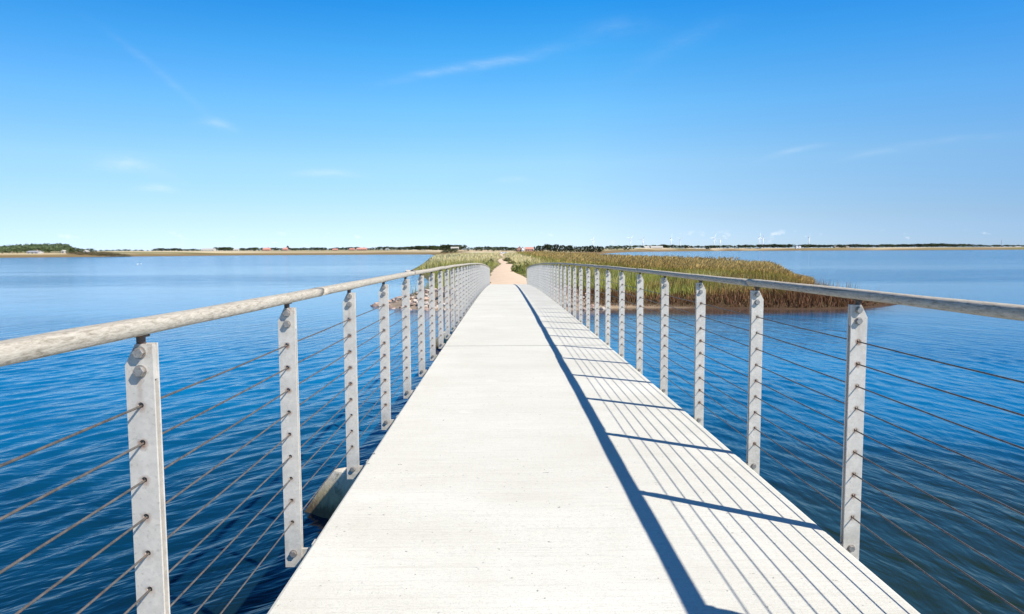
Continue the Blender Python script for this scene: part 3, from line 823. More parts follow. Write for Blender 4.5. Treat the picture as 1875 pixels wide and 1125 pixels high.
# --- short and long grass beside the path (greens near the bridge, bleached further on)
gr = Heap()
for (n, y0, y1, x0, x1, hs, ws) in [(64000, 49, 75, -12, 30, 1.15, 1.1), (46000, 75, 120, -14, 32, 1.1, 1.5), (40000, 120, 240, -30, 34, 1.2, 2.6), (26000, 240, 700, -48, 60, 1.3, 6.0)]:
    X, Y, d, Z = scatter(n, x0, x1, y0, y1, lambda X, Y, d: (d > np.where((X > 4) & (Y < 62), 2.9, 0.9)) * ~((X < -1.4) & (Y < 57) & (vnoise(X, Y, .8, 77) < .85)) * ~((X > 1.4) & (X < 7.4 - (Y - 47) * .55) & (vnoise(X, Y, .8, 78) < .85)) * (clear_path(X, Y) > 0) * np.where(X > 0, np.clip(1.25 - (X - path_x(Y) - np.interp(Y, [50, 62, 66, 73, 80], [23, 22, 20, 16, 7]) ) / 5, 0, 1), 1) * (0.35 + 0.65 * vnoise(X, Y, 2.3, 21)))
    q = clear_path(X, Y); tall = np.clip(q / 2.5, 0.12, 1) * (0.55 + 0.9 * vnoise(X, Y, 3.5, 22)) * np.clip(d / 3, 0.35, 1) * np.clip((27 - X) / 5, 0.22, 1)
    Hh = hs * tall * rng.uniform(0.5, 1.15, len(X)) * 0.95
    pale = np.clip((Y - np.where(X < path_x(Y), 140, 105)) / 60, 0, 1) * (0.55 + 0.6 * vnoise(X, Y, 9, 23)) + 0.28 * (vnoise(X, Y, 2.2, 24) > 0.62) + rng.uniform(-.15, .25, len(X))
    pale = np.clip(pale, 0, 1)
    g = mixcol((0.33, 0.335, 0.052), (0.20, 0.225, 0.036), vnoise(X, Y, 1.7, 25)); c = g * (1 - pale[:, None]) + np.array((0.80, 0.665, 0.345)) * pale[:, None]
    scr = 0.65 * (vnoise(X, Y, 4.5, 91) > 0.58) * rng.uniform(.3, 1, len(X)); c = c * (1 - scr[:, None]) + np.array((0.20, 0.175, 0.06)) * scr[:, None]
    # the low strip behind the beach on the right: green turning ochre, then dark russet
    rs = np.clip((X - 18) / 6, 0, 1) * (Y < 66) + 0.6 * (vnoise(X, Y, 4, 26) > 0.6) * (X > 6) * (Y < 66); rs = np.clip(rs, 0, 1)
    c = c * (1 - rs[:, None]) + np.array((0.30, 0.165, 0.050)) * rs[:, None]
    c *= rng.uniform(0.7, 1.3, (len(X), 1))
    ln = np.column_stack([rng.normal(0.10, 0.22, len(X)), rng.normal(0.0, 0.2, len(X))]) * Hh[:, None]
    gr.add(*blades(0, np.column_stack([X, Y, Z - 0.03]), Hh, 0.035 * ws * rng.uniform(.6, 1.4, len(X)), ln, c))
tag(gr.build('grass', MAT['blade']), 'tufts of green and bleached grass growing along both sides of the sandy path', 'grass', kind='stuff')

# --- low russet marsh plants on the dark peat rim right of the bridge
mr = Heap()
X, Y, d, Z = scatter(42000, 3.5, 33, 47, 60, lambda X, Y, d: (d > 0.35) * (d < 4.2) * np.clip((X - 3) / 4, 0.15, 1) * (0.45 + 0.55 * vnoise(X, Y, 1.1, 31)))
Hh = rng.uniform(0.12, 0.5, len(X)) * (0.5 + vnoise(X, Y, 2.7, 32)) * np.clip(d / 1.6, .35, 1) * (1 + 0.9 * np.clip((X - 14) / 5, 0, 1) - 1.3 * np.clip((X - 23) / 4, 0, 1))
c = mixcol((0.15, 0.07, 0.036), (0.31, 0.165, 0.062), np.clip(rng.normal(0.35, 0.3, len(X)) + (d - 2.4) * 0.25, 0, 1)) * rng.uniform(.6, 1.3, (len(X), 1))
mr.add(*blades(0, np.column_stack([X, Y, Z - 0.02]), Hh, rng.uniform(.03, .08, len(X)), np.column_stack([rng.normal(.05, .3, len(X)), rng.normal(0, .3, len(X))]) * Hh[:, None], c))
tag(mr.build('marsh_plants', MAT['blade']), 'low russet brown marsh plants on the dark peat rim by the water', 'marsh plants', kind='stuff')

# --- reeds: stalk, leaves and plume each, the whole bed one mass
rd = Heap()
def reed_keep(X, Y, d):
    lo = np.interp(Y, [60, 66, 70, 74, 84, 110, 700], [40, 25, 18, 12, 9.0, 7.5, 7.0])
    lo = lo + 3.0 * (vnoise(X, Y, 5, 41) - 0.5) + np.clip((Y - 200) / 300, 0, 1) * 4
    return (d > 0.15) * (X < np.interp(Y, [62, 70, 76], [25, 30.5, 40])) * np.clip((X - lo) / 2.0, 0, 1) * (0.35 + 0.65 * vnoise(X, Y, 1.6, 42))
for (n, y0, y1, x0, x1, ws) in [(30000, 60, 84, 8, 36, 0.9), (9000, 82, 130, 7, 36, 1.7), (8000, 130, 260, 6, 42, 3.0), (7000, 260, 720, 4, 100, 6.5)]:
    X, Y, d, Z = scatter(n, x0, x1, y0, y1, reed_keep)
    edge = np.clip(d / 4.5, 0.45, 1.0)
    Hh = rng.normal(2.0, 0.14, len(X)) * (0.84 + 0.28 * vnoise(X, Y, 6, 43)) * edge * np.interp(Y, [62, 70, 78], [0.55, 0.85, 1.0])
    tone = np.clip(vnoise(X, Y, 8, 44) * 1.1 + rng.normal(0, .2, len(X)) - 0.05, 0, 1)
    brown = mixcol((0.43, 0.29, 0.095), (0.56, 0.40, 0.145), tone); gren = mixcol((0.23, 0.24, 0.048), (0.40, 0.35, 0.085), tone)
    gold = np.clip((X - 25.5) / 5 + (60 - Y) * 0.02, 0, 1) * np.clip((92 - Y) / 10, 0, 1)
    gren = gren * (1 - gold[:, None]) + np.array((0.46, 0.27, 0.085)) * gold[:, None]; brown = brown * (1 - 0.5 * gold[:, None]) + np.array((0.50, 0.31, 0.12)) * 0.5 * gold[:, None]
    jit = rng.uniform(.7, 1.3, (len(X), 1)); gren = gren * jit; brown = brown * jit
    root = np.column_stack([X, Y, Z - 0.03]); ln = np.column_stack([rng.normal(0.12, 0.10, len(X)), rng.normal(0.0, 0.09, len(X))]) * Hh[:, None]
    rd.add(*blades(0, root, Hh, 0.022 * ws * np.ones(len(X)), ln, gren))
    for k in range(3):
        f = rng.uniform(0.22, 0.78, len(X)); r2 = root + np.column_stack([ln[:, 0] * f * f, ln[:, 1] * f * f, Hh * f])
        an = rng.uniform(0, 2 * PI, len(X)); ll = rng.uniform(.28, .6, len(X))
        cc = gren * (1 - f[:, None] * .55) + brown * f[:, None] * .55
        rd.add(*blades(0, r2, ll * rng.uniform(.35, .9, len(X)), 0.030 * ws * np.ones(len(X)), np.column_stack([np.cos(an) * ll * .75 + .06, np.sin(an) * ll * .75]), cc))
    top = root + np.column_stack([ln[:, 0] * .86, ln[:, 1] * .86, Hh * .90])
    for k in range(2):
        pl = rng.uniform(.22, .36, len(X))
        rd.add(*blades(0, top, pl, 0.065 * ws * rng.uniform(.7, 1.2, len(X)), np.column_stack([rng.normal(.12, .06, len(X)), rng.normal(0, .07, len(X))]), brown))
# sparse stalks standing out in the water off the right end of the bed
X = rng.uniform(29, 37.5, 420); Y = 70 + (X - 29) * 0.9 + rng.normal(0, 4.0, 420); k = rng.uniform(0, 1, 420) < np.clip(1.15 - (X - 29) / 8, 0.05, 1); X, Y = X[k], Y[k]
X = np.concatenate([X, rng.uniform(25, 39, 60)]); Y = np.concatenate([Y, rng.uniform(54, 62, 60)])
Hh = rng.uniform(0.5, 1.5, len(X)) * np.where(Y < 63, .45, 1) * np.clip(1.3 - (X - 29) / 11, .4, 1)
rd.add(*blades(0, np.column_stack([X, Y, np.full(len(X), -.15)]), Hh + .15, np.full(len(X), .028), np.column_stack([rng.normal(.12, .12, len(X)), rng.normal(0, .1, len(X))]) * Hh[:, None], mixcol((.26, .15, .05), (.36, .22, .09), rng.uniform(0, 1, len(X)))))
tag(rd.build('reeds', MAT['blade']), 'broad bed of brown plumed reeds spreading right from the path into the lake', 'reeds', kind='stuff')


# ------------------------------------------------------------------ trees and bushes
def leafcloud(nclump, per, shape, size, cols, seed, spread_=0.5):
    """crown of many small leaf faces gathered in uneven clumps; shape(u) maps random numbers to a clump centre and radius"""
    r = np.random.default_rng(seed); P = []; C = []
    for k in range(nclump):
        c, rad = shape(r); col = mixcol(cols[0], cols[1], r.uniform(0, 1, 1))[0] * r.uniform(.75, 1.25)
        v = r.normal(0, 1, (per, 3)); v /= np.linalg.norm(v, axis=1)[:, None]; v *= (r.uniform(0.25, 1, per) ** 0.5)[:, None] * rad
        P.append(np.asarray(c) + v * (1, 1, .85)); C.append(np.tile(col, (per, 1)) * r.uniform(.8, 1.2, (per, 1)))
    P = np.concatenate(P); C = np.concatenate(C); n = len(P)
    a = r.normal(0, 1, (n, 3)); a /= np.linalg.norm(a, axis=1)[:, None]; b = np.cross(a, r.normal(0, 1, (n, 3))); b /= np.linalg.norm(b, axis=1)[:, None]
    s = size * r.uniform(.6, 1.4, (n, 1))
    V_ = np.stack([P - a * s, P - b * s * .55, P + a * s, P + b * s * .55], 1).reshape(-1, 3)
    return V_, np.arange(4 * n), np.full(n, 4), np.repeat(C, 4, 0)


def round_shape(w_, h_, base):
    def f(r):
        t = r.uniform(0, 1); z = base + (h_ - base) * (0.12 + 0.80 * t); k = math.sin(PI * min(1, 0.22 + 0.72 * t)) ** 0.6
        a = r.uniform(0, 2 * PI); q = w_ * 0.5 * k * math.sqrt(r.uniform(0.05, 0.85))
        return (q * math.cos(a), q * math.sin(a), z), w_ * r.uniform(.13, .24)
    return f


def pine_shape(w_, h_, base):
    def f(r):
        t = r.uniform(0, 1) ** 0.8; z = base + (h_ - base) * t * 0.95; a = r.uniform(0, 2 * PI); q = w_ * .5 * (1 - t) ** .8 * math.sqrt(r.uniform(.1, 1))
        return (q * math.cos(a), q * math.sin(a), z), w_ * (0.20 - .11 * t)
    return f


def trunk_bm(h, r, limbs, seed):
    rr = random.Random(seed); bm = bmesh.new()
    def limb(a, b, r0, r1, n=6):
        a = Vector(a); b = Vector(b); d = (b - a).normalized(); u = d.orthogonal().normalized(); v = d.cross(u)
        A = [bm.verts.new(a + (u * math.cos(2 * PI * i / n) + v * math.sin(2 * PI * i / n)) * r0) for i in range(n)]
        B = [bm.verts.new(b + (u * math.cos(2 * PI * i / n) + v * math.sin(2 * PI * i / n)) * r1) for i in range(n)]
        for i in range(n): bm.faces.new((A[i], A[(i + 1) % n], B[(i + 1) % n], B[i]))
        bm.faces.new(B)
    limb((0, 0, -.3), (0, 0, h * .45), r, r * .7); limb((0, 0, h * .45), (h * .03, 0, h * .85), r * .7, r * .2)
    for k in range(limbs):
        a = rr.uniform(0, 6.28); z = h * rr.uniform(.3, .6); limb((0, 0, z), (math.cos(a) * h * .22, math.sin(a) * h * .22, z + h * .25), r * .4, r * .12, 5)
    return bm


def plant_proto(name, w_, h_, base, cols, seed, kind='round', ncl=26, per=34, leaf=0.05, trunk=True):
    root = empty(name)
    f = (round_shape if kind == 'round' else pine_shape)(w_, h_, base)
    V_, F_, Z_, T_ = leafcloud(ncl, per, f, leaf * h_, cols, seed)
    link('crown', np_mesh('crown', V_, F_, Z_, T_), root, MAT['leaf'])
    if trunk: bm_obj('trunk', trunk_bm(h_ * (.8 if kind == 'round' else 1), h_ * .035, 5 if kind == 'round' else 0, seed), MAT['bark'], root)
    return root


DG = ((0.030, 0.042, 0.018), (0.060, 0.078, 0.028)); MG = ((0.055, 0.075, 0.022), (0.095, 0.115, 0.035)); PN = ((0.026, 0.038, 0.022), (0.052, 0.068, 0.034)); OL = ((0.085, 0.075, 0.030), (0.13, 0.10, 0.045))
PROTO = {}
def proto(key, name, *a, **k):
    PROTO[key] = [name, a, k, None, False]
proto('dark1', 'tree', 6.2, 6.5, 0.7, DG, 1); proto('dark2', 'tree', 7.6, 5.6, 0.4, DG, 2); proto('dark3', 'tree', 5.0, 7.2, 1.0, DG, 3); proto('mid1', 'tree', 6.6, 6.0, 0.5, MG, 4)
proto('pine1', 'pine_tree', 4.6, 9.0, 0.6, PN, 5, kind='pine', ncl=30, per=26, leaf=.04); proto('pine2', 'pine_tree', 5.6, 7.6, 0.3, PN, 6, kind='pine', ncl=30, per=26, leaf=.045); proto('pine3', 'pine_tree', 6.4, 8.2, .3, PN, 7, ncl=30, per=26, leaf=.045)
proto('shrub1', 'shrub', 6.5, 3.2, 0.0, OL, 8, trunk=True); proto('shrub2', 'shrub', 4.6, 2.6, 0.0, MG, 9, trunk=True)


def plant(key, px, Y, ytop, label, cat, group, wide=1.0, ybase=None):
    nm, a, k, root, used = PROTO[key]
    if root is None:
        root = plant_proto(nm, *a, **k); PROTO[key][3] = root
    o = root if not used else copy_tree(root); PROTO[key][4] = True
    x = at(px, Y); z = float(ground_z(np.array([x]), np.array([Y]))[0]) - 0.1
    h = hgt(px, ytop, Y) - z; s = max(h, 0.8) / a[1]
    o.location = (x, Y, z); o.rotation_euler = (0, 0, random.uniform(0, 6.28)); sw = s * wide * (1.5 if Y > 1000 else 1.2) * random.uniform(.9, 1.15); o.scale = (sw, sw, s)
    tag(o, label, cat, group)
    return o


def row(keys, x0, x1, step, Y, top, label, cat, group, wide=1.0, jit=1.0):
    x = x0
    while x <= x1:
        t = (x - x0) / max(1e-6, x1 - x0); yt = np.interp(t, np.linspace(0, 1, len(top)), top) + random.uniform(-jit, jit) - (1.3 if Y > 1000 else 0)
        plant(random.choice(keys), x, Y * random.uniform(.97, 1.03), yt, label, cat, group, wide); x += step * random.uniform(.7, 1.35)


DK = ['dark1', 'dark2', 'dark3', 'mid1']; PK = ['pine1', 'pine2', 'pine3', 'dark1']
# left shore
row(DK, 136, 176, 6.5, 760, [453.5, 456.0, 457.0, 455.5, 458.5], 'dark bushy tree at the right foot of the wood on the far left shore', 'tree', 'trees beside the wood', 1.0)
row(['shrub1'], 132, 226, 6.5, 716, [460.5, 461.5, 461.5, 464.5], 'low brownish shrub on the left shore below the wood', 'shrub', 'shrubs along the left shore', 1.5, .5)
row(['dark2', 'mid1'], 4, 60, 9, 735, [463, 463], 'low dark bush along the foot of the wood on the left shore', 'shrub', 'bushes along the foot of the wood', 1.2, .6)
row(['dark2', 'dark1'], 185, 282, 9, 1500, [459.3, 458.7, 459.5], 'tiny dark tree on the skyline over the straw field, far left', 'tree', 'skyline trees over the straw field', 1.7, .6)
row(DK, 284, 372, 5.2, 1350, [457, 456, 458, 457.5], 'dark tree in the line left of the pale farm buildings, left shore', 'tree', 'trees left of the pale farm buildings', 1.5, .8)
row(DK, 397, 428, 4.6, 1300, [455, 454.2, 456], 'dark tree between the pale farm buildings on the left shore', 'tree', 'trees between the pale farm buildings', 1.3, .6)
row(DK, 440, 484, 4.6, 1300, [456.5, 455, 456], 'dark tree left of the red-roofed farm on the left shore', 'tree', 'trees left of the red-roofed farm', 1.3, .8)
row(DK, 496, 519, 4.6, 1300, [455.5, 455.5], 'dark tree between the two red-roofed farms on the left shore', 'tree', 'trees between the red-roofed farms', 1.3, .6)
plant('dark3', 527, 1280, 450.5, 'tall dark tree standing over the small red-roofed farm', 'tree', None, .55)
row(DK, 530, 604, 4.8, 1300, [456, 455.5, 455.0, 456.5], 'dark tree in the low line right of the small red-roofed farm', 'tree', 'trees right of the small red-roofed farm', 1.4, .8)
row(DK, 606, 654, 5, 1320, [456, 454.5, 454], 'dark tree in the line left of the long red-roofed farm', 'tree', 'trees left of the long red-roofed farm', 1.3, .8)
row(DK, 674, 720, 4.8, 1300, [455.5, 454.0, 453.5], 'dark tree around the white house on the left shore', 'tree', 'trees around the white house', 1.3, .8)
row(DK, 722, 800, 4.8, 1280, [454.5, 452.5, 451.2], 'dark tree on the gentle rise left of the path', 'tree', 'trees on the rise left of the path', 1.4, .8)
row(DK, 800, 843, 4.2, 1020, [452, 450.0, 450.2], 'dark green tree on the rise beside the big round bush', 'tree', 'trees beside the big round bush', 1.2, .8)
plant('dark2', 851, 900, 449.6, 'big round dark green bush left of the far end of the path', 'bush', None, 1.05)
row(['dark2', 'shrub1', 'mid1'], 815, 842, 6, 900, [456, 455.5], 'low dark shrub at the left foot of the big round bush', 'shrub', 'shrubs at the foot of the round bush', 1.4, .6)
row(DK, 864, 946, 4.2, 930, [453.5, 452, 452.6, 453.2], 'dark tree in the low wood straight beyond the sandy path', 'tree', 'trees beyond the sandy path', 1.2, .8)
row(PK, 974, 1102, 3.6, 950, [452, 450.5, 447.8, 448.2, 449.8, 451.4, 452.0, 450.0, 450.3], 'dark pine in the wood right of the red farmhouse', 'pine tree', 'pines right of the red farmhouse', .9, 1.2)
row(['dark2', 'mid1'], 1104, 1160, 6.5, 1800, [455.5, 454.2, 455.5], 'dark bush in the straw field right of the pine wood', 'bush', 'bushes in the straw field', 1.2, .7)
row(DK, 1112, 1205, 5.5, 2050, [452.2, 451.2, 450.2], 'small dark tree on the skyline beside the pale barns', 'tree', 'trees beside the pale barns', 1.5, .7)
row(DK, 1207, 1300, 5.2, 2450, [450.0, 450.5, 451.4, 452.0], 'dark tree on the right far shore below the first turbines', 'tree', 'trees below the first turbines', 1.5, .7)
row(DK, 1302, 1456, 5.4, 2550, [451.5, 450.8, 450.3, 448.8, 449.5], 'dark tree on the right far shore left of the twin white gables', 'tree', 'trees left of the twin white gables', 1.5, .8)
row(DK, 1464, 1600, 5.4, 2550, [449.3, 450.2, 449.4, 450.0], 'dark tree on the right far shore right of the twin white gables', 'tree', 'trees right of the twin white gables', 1.5, .8)
row(DK, 1605, 1760, 5.0, 2450, [449.8, 449.0, 448.2, 448.0, 449.5], 'dark tree in the dense shore wood at the far right', 'tree', 'trees in the far right wood', 1.5, .6)
row(DK, 1763, 1890, 5.6, 2400, [448.7, 450.0, 450.5, 450.0], 'dark tree scattered along the shore at the extreme right', 'tree', 'trees along the extreme right shore', 1.5, .7)

# the plantation on the low hill at far left: one far-off wood
wd = Heap()
for k in range(560):
    px = rng.uniform(-60, 134); Y = rng.uniform(745, 830); t = (px + 60) / 194
    top = np.interp(px, [-60, 0, 60, 115, 126, 134], [454, 448.6, 445.0, 444.8, 446.4, 454]) + rng.uniform(-.4, 1.0) + (830 - Y) / 85 * 6.0
    x = at(px, Y); zg = float(ground_z(np.array([x]), np.array([Y]))[0]); h = max(hgt(px, top, Y) - zg, 2.0); wdt = rng.uniform(4.2, 7)
    up = (830 - Y) / 85
    cols = (np.array((0.060, 0.085, 0.036)) * (1 + .5 * up), np.array((0.115, 0.15, 0.070)) * (1 + .5 * up))
    V_, F_, Z_, T_ = leafcloud(7, 12, round_shape(wdt, h, h * .12), 0.55, cols, 900 + k)
    wd.add(V_ + np.array((x, Y, zg)), F_, Z_, T_)
tag(wd.build('forest', MAT['leaf']), 'even-topped green plantation on the low hill at the far left', 'wood', kind='stuff')

# bushes beside the path
def bush_shape(w_, h_):
    def f(r):
        a = r.uniform(0, 2 * PI); q = w_ * .62 * math.sqrt(r.uniform(0, 1)); top = h_ * (1 - .75 * (q / (w_ * .62)) ** 1.6) * r.uniform(.55, 1.1)
        return (q * math.cos(a), q * math.sin(a), top * r.uniform(.15, .95)), w_ * r.uniform(.06, .13)
    return f


def bush_at(px, py_base, py_top, wpx, cols, label, seed, dist):
    x = at(px, dist); z = float(ground_z(np.array([x]), np.array([dist]))[0]); h = hgt(px, py_top, dist) - z; wm = wpx / F_PX * dist
    root = empty('bush', (x, dist, z - .05)); V_, F_, Z_, T_ = leafcloud(60, 40, bush_shape(wm, max(h, .6)), 0.055, cols, seed)
    link('crown', np_mesh('crown', V_, F_, Z_, T_), root, MAT['leaf'])
    bm_obj('trunk', trunk_bm(max(h, .6) * .75, .04, 6, seed), MAT['bark'], root)
    tag(root, label, 'bush', 'bushes beside the path')
GB = ((0.12, 0.14, 0.04), (0.23, 0.235, 0.075))
bush_at(899, 474, 467.5, 11, ((.075, .082, .032), (.14, .13, .05)), 'dark rounded bush in the grass left of the sandy path', 51, 150)
bush_at(888, 479, 473.0, 12, GB, 'low green bush nearer the bridge, left of the sandy path', 52, 118)
bush_at(929, 480, 466.5, 13, ((.065, .08, .03), (.12, .135, .045)), 'tallest dark green bush right of the bend in the path', 53, 165)
bush_at(936, 483, 472.5, 14, GB, 'dark green bush at the right edge of the path where it bends', 54, 140)
bush_at(948, 490, 476.0, 20, ((.13, .165, .04), (.21, .24, .065)), 'leafy green bush on the right of the path just beyond the bridge', 55, 92)
bush_at(965, 486, 471.0, 22, ((.20, .20, .055), (.32, .30, .11)), 'straw-tinted bushy clump behind the right railing end', 56, 108)

# ------------------------------------------------------------------ riprap stones round the bridge end
STONES = []
for k in range(7):
    bm = bmesh.new(); bmesh.ops.create_icosphere(bm, subdivisions=2, radius=0.5); rr = random.Random(40 + k)
    ax = Vector((rr.uniform(.85, 1.25), rr.uniform(.7, 1.0), rr.uniform(.5, .75)))
    planes = [(Vector((rr.gauss(0, 1), rr.gauss(0, 1), rr.gauss(0, 1))).normalized(), rr.uniform(.30, .42)) for _ in range(9)]
    for v in bm.verts:
        p = v.co.copy()
        for n_, d_ in planes:
            e = p.dot(n_) - d_
            if e > 0: p -= n_ * e
        v.co = Vector((p.x * ax.x, p.y * ax.y, p.z * ax.z)) * (1 + rr.uniform(-.03, .03))
    me = bpy.data.meshes.new('stone'); bm.to_mesh(me); bm.free()
    rc = [(.44, .32, .25), (.48, .37, .295), (.31, .23, .19), (.47, .41, .355), (.21, .155, .13), (.54, .455, .385), (.39, .265, .205)][k]
    a = me.attributes.new('tint', 'FLOAT_COLOR', 'POINT'); a.data.foreach_set('color', np.tile(np.array((*rc, 1), dtype=np.float32), len(me.vertices)))
    me.materials.append(MAT['stone']); STONES.append(me)


def stone(x, y, z, s, label, group):
    o = bpy.data.objects.new('stone', random.choice(STONES)); COL.objects.link(o); o.location = (x, y, z); o.scale = (s * random.uniform(.85, 1.2),) * 2 + (s * random.uniform(.8, 1.1),)
    o.rotation_euler = (random.uniform(-.4, .4), random.uniform(-.4, .4), random.uniform(0, 6.28)); tag(o, label, 'stone', group)


def stones(n, x0, x1, y0, y1, keep, smin, smax, label, group):
    k = 0; tries = 0
    while k < n and tries < n * 60:
        tries += 1; x = random.uniform(x0, x1); y = random.uniform(y0, y1); d = float(sdf(np.array([x]), np.array([y]))[0])
        if not keep(x, y, d): continue
        s = random.uniform(smin, smax) * (1.15 if d < .8 else 1); stone(x, y, float(ground_z(np.array([x]), np.array([y]))[0]) + s * .12, s, label, group); k += 1


stones(215, -10.2, -1.7, 47.0, 60, lambda x, y, d: -0.6 < d < (8.5 if x > -7 else 4.5) and (y < 56.5 or x < -6) and x < -1.75, .30, .72, 'pinkish grey riprap stone in the bank left of the bridge end', 'riprap stones left of the bridge')
stones(85, 1.75, 7.6, 47.0, 55.5, lambda x, y, d: -0.4 < d < 6.5 and x < 7.6 - (y - 47) * 0.55 and x > 1.75, .26, .6, 'pinkish grey riprap stone in the bank right of the bridge end', 'riprap stones right of the bridge')
stone(at(684, 52.5), 52.5, 0.02, .62, 'lone pinkish stone awash off the tip of the left stone bank', None)
stone(at(746, 140), 140, .1, 1.5, 'dark boulder at the water line below the grassy left shore', None)
stone(at(757, 138), 138, .2, 1.1, 'smaller boulder just right of the dark one on the left shore', None)
for k in range(20):
    px_ = rng.uniform(1068, 1300); x_, y_ = water_pt(px_, 561 + rng.uniform(0, 5), 0.08)
    if float(sdf(np.array([x_]), np.array([y_]))[0]) > -.4: stone(x_, y_, float(ground_z(np.array([x_]), np.array([y_]))[0]) + .02, rng.uniform(.10, .22), 'small pale cobble on the little beach right of the bridge', 'cobbles on the beach')


# ------------------------------------------------------------------ buildings on the far shores
def house(px, Y, wpx, eave, ridge, wall, roof, label, cat='farmhouse', depth=8.0, rz=0.0, chimney=False, gable_front=False, windows=3):
    """house whose eaves and ridge are seen at image rows eave and ridge"""
    x = at(px, Y); z = float(ground_z(np.array([x]), np.array([Y]))[0]) - .1; L = wpx / F_PX * Y; he = max(hgt(px, eave, Y) - z, 1.5); hr = max(hgt(px, ridge, Y) - z, he + 1.0)
    name = 'barn' if cat == 'barn' else ('white_house' if cat == 'house' else 'farmhouse')
    r = empty(name, (x, Y, z), rz); tag(r, label, cat)
    hl, hd = L / 2, depth / 2
    bm = bmesh.new()
    if gable_front: pts = [(-hl, 0), (hl, 0), (hl, he), (0, hr - .12), (-hl, he)]; A = [bm.verts.new((p, -hd, q)) for p, q in pts]; B = [bm.verts.new((p, hd, q)) for p, q in pts]
    else: pts = [(-hd, 0), (hd, 0), (hd, he), (0, hr - .12), (-hd, he)]; A = [bm.verts.new((-hl, p, q)) for p, q in pts]; B = [bm.verts.new((hl, p, q)) for p, q in pts]
    for i in range(5): bm.faces.new((A[i], A[(i + 1) % 5], B[(i + 1) % 5], B[i]))
    bm.faces.new(A[::-1]); bm.faces.new(B); bmesh.ops.recalc_face_normals(bm, faces=bm.faces[:])
    bm_obj('wall', bm, MAT[wall], r)
    bm = bmesh.new(); o_ = .35; half = hl if gable_front else hd; ln = hd if gable_front else hl
    sl_ = (hr - he) / half
    prof = [(-half - o_, he - o_ * sl_), (0, hr), (half + o_, he - o_ * sl_), (half + o_, he - o_ * sl_ + .22), (0, hr + .25), (-half - o_, he - o_ * sl_ + .22)]
    if gable_front: A = [bm.verts.new((p, -ln - .3, q)) for p, q in prof]; B = [bm.verts.new((p, ln + .3, q)) for p, q in prof]
    else: A = [bm.verts.new((-ln - .3, p, q)) for p, q in prof]; B = [bm.verts.new((ln + .3, p, q)) for p, q in prof]
    for i in range(6): bm.faces.new((A[i], A[(i + 1) % 6], B[(i + 1) % 6], B[i]))
    bm.faces.new(A[::-1]); bm.faces.new(B); bmesh.ops.recalc_face_normals(bm, faces=bm.faces[:])
    rf = bm_obj('roof', bm, MAT[roof], r)
    if chimney:
        bm = bmesh.new(); cx = hl * .4 if not gable_front else .6; box(bm, cx - .45, cx + .45, -.45, .45, hr - .4, hr + 1.3); bm_obj('chimney', bm, MAT['brick'], rf)
    for k in range(windows):
        wx = -hl + L * (k + .5) / windows; bm = bmesh.new(); ww = min(.6, L / windows * .3)
        if k == windows // 2 and cat != 'barn': box(bm, wx - .5, wx + .5, -hd - .05, -hd + .05, 0.1, min(2.1, he * .85)); bm_obj('door', bm, MAT['dark'], r)
        else: box(bm, wx - ww, wx + ww, -hd - .05, -hd + .05, he * .35, he * .75); bm_obj('window', bm, MAT['dark'], r)


house(64, 716, 20, 463.0, 459.8, 'plaster', 'grey_roof', 'pale house with a grey roof in front of the wood on the left', 'house', 9, 0, True)
house(117, 745, 5, 460.5, 458.6, 'plaster', 'pale_roof', 'tiny white house at the wood edge on the left shore', 'house', 6, 0, False, True, 2)
house(158, 740, 5, 460.8, 458.8, 'plaster', 'pale_roof', 'tiny white house among the trees right of the wood', 'house', 6, 0, False, True, 2)
house(383, 1270, 23, 457.8, 455.4, 'plaster', 'pale_roof', 'wide pale barn in the gap of the left treeline', 'barn', 14, 0, False, False, 4)
house(433, 1270, 9, 457.8, 456.0, 'plaster', 'pale_roof', 'small pale farm building right of the wide pale barn', 'farmhouse', 9)
house(489, 1260, 12, 457.2, 454.2, 'brick', 'red_roof', 'farmhouse with a red gable roof, leftmost of the red farms', 'farmhouse', 10, 0, True)
house(523, 1260, 8, 457.0, 454.0, 'brick', 'red_roof', 'small red-roofed farmhouse under the tall dark tree', 'farmhouse', 9, 0, True)
house(614, 1270, 9, 457.6, 455.8, 'brick', 'red_roof', 'low red farm shed in the middle of the left shore', 'barn', 9, 0, False, False, 2)
house(645, 1270, 9, 457.2, 455.2, 'brick', 'red_roof', 'short red-roofed outbuilding beside the long red farm', 'barn', 9, 0, False, False, 2)
house(663, 1260, 17, 456.8, 454.0, 'brick', 'red_roof', 'long red-roofed farm on the left shore', 'farmhouse', 10, 0, True, False, 5)
house(709, 1230, 7, 456.4, 454.4, 'plaster', 'grey_roof', 'small white house with dark trees around it on the left shore', 'house', 8, 0, False, True, 2)
house(833, 965, 14, 454.6, 452.6, 'plaster', 'pale_roof', 'low pale shed beside the big round bush', 'barn', 8, 0, False, False, 3)
house(951, 880, 9, 456.4, 452.6, 'brick', 'red_roof', 'gabled red farmhouse at the left end of the pine wood', 'farmhouse', 9, .1, True, True, 3)
house(957, 872, 4, 455.8, 453.0, 'white', 'red_roof', 'white gabled wing of the red farmhouse by the pines', 'house', 6, .1, False, True, 2)
house(969, 880, 15, 456.2, 453.2, 'brick', 'red_roof', 'long red-roofed farm wing beside the pine wood', 'farmhouse', 9, 0, False, False, 4)
house(1184, 1980, 9, 453.6, 450.8, 'white', 'pale_roof', 'bright white barn on the field right of the pines', 'barn', 14, 0, False, False, 3)
house(1202, 2000, 22, 454.4, 450.9, 'plaster', 'pale_roof', 'broad pale-roofed barn right of the bright white barn', 'barn', 18, 0, False, False, 4)
house(1262, 2480, 14, 453.0, 451.4, 'plaster', 'pale_roof', 'long pale barn below the middle turbines', 'barn', 14, 0, False, False, 4)
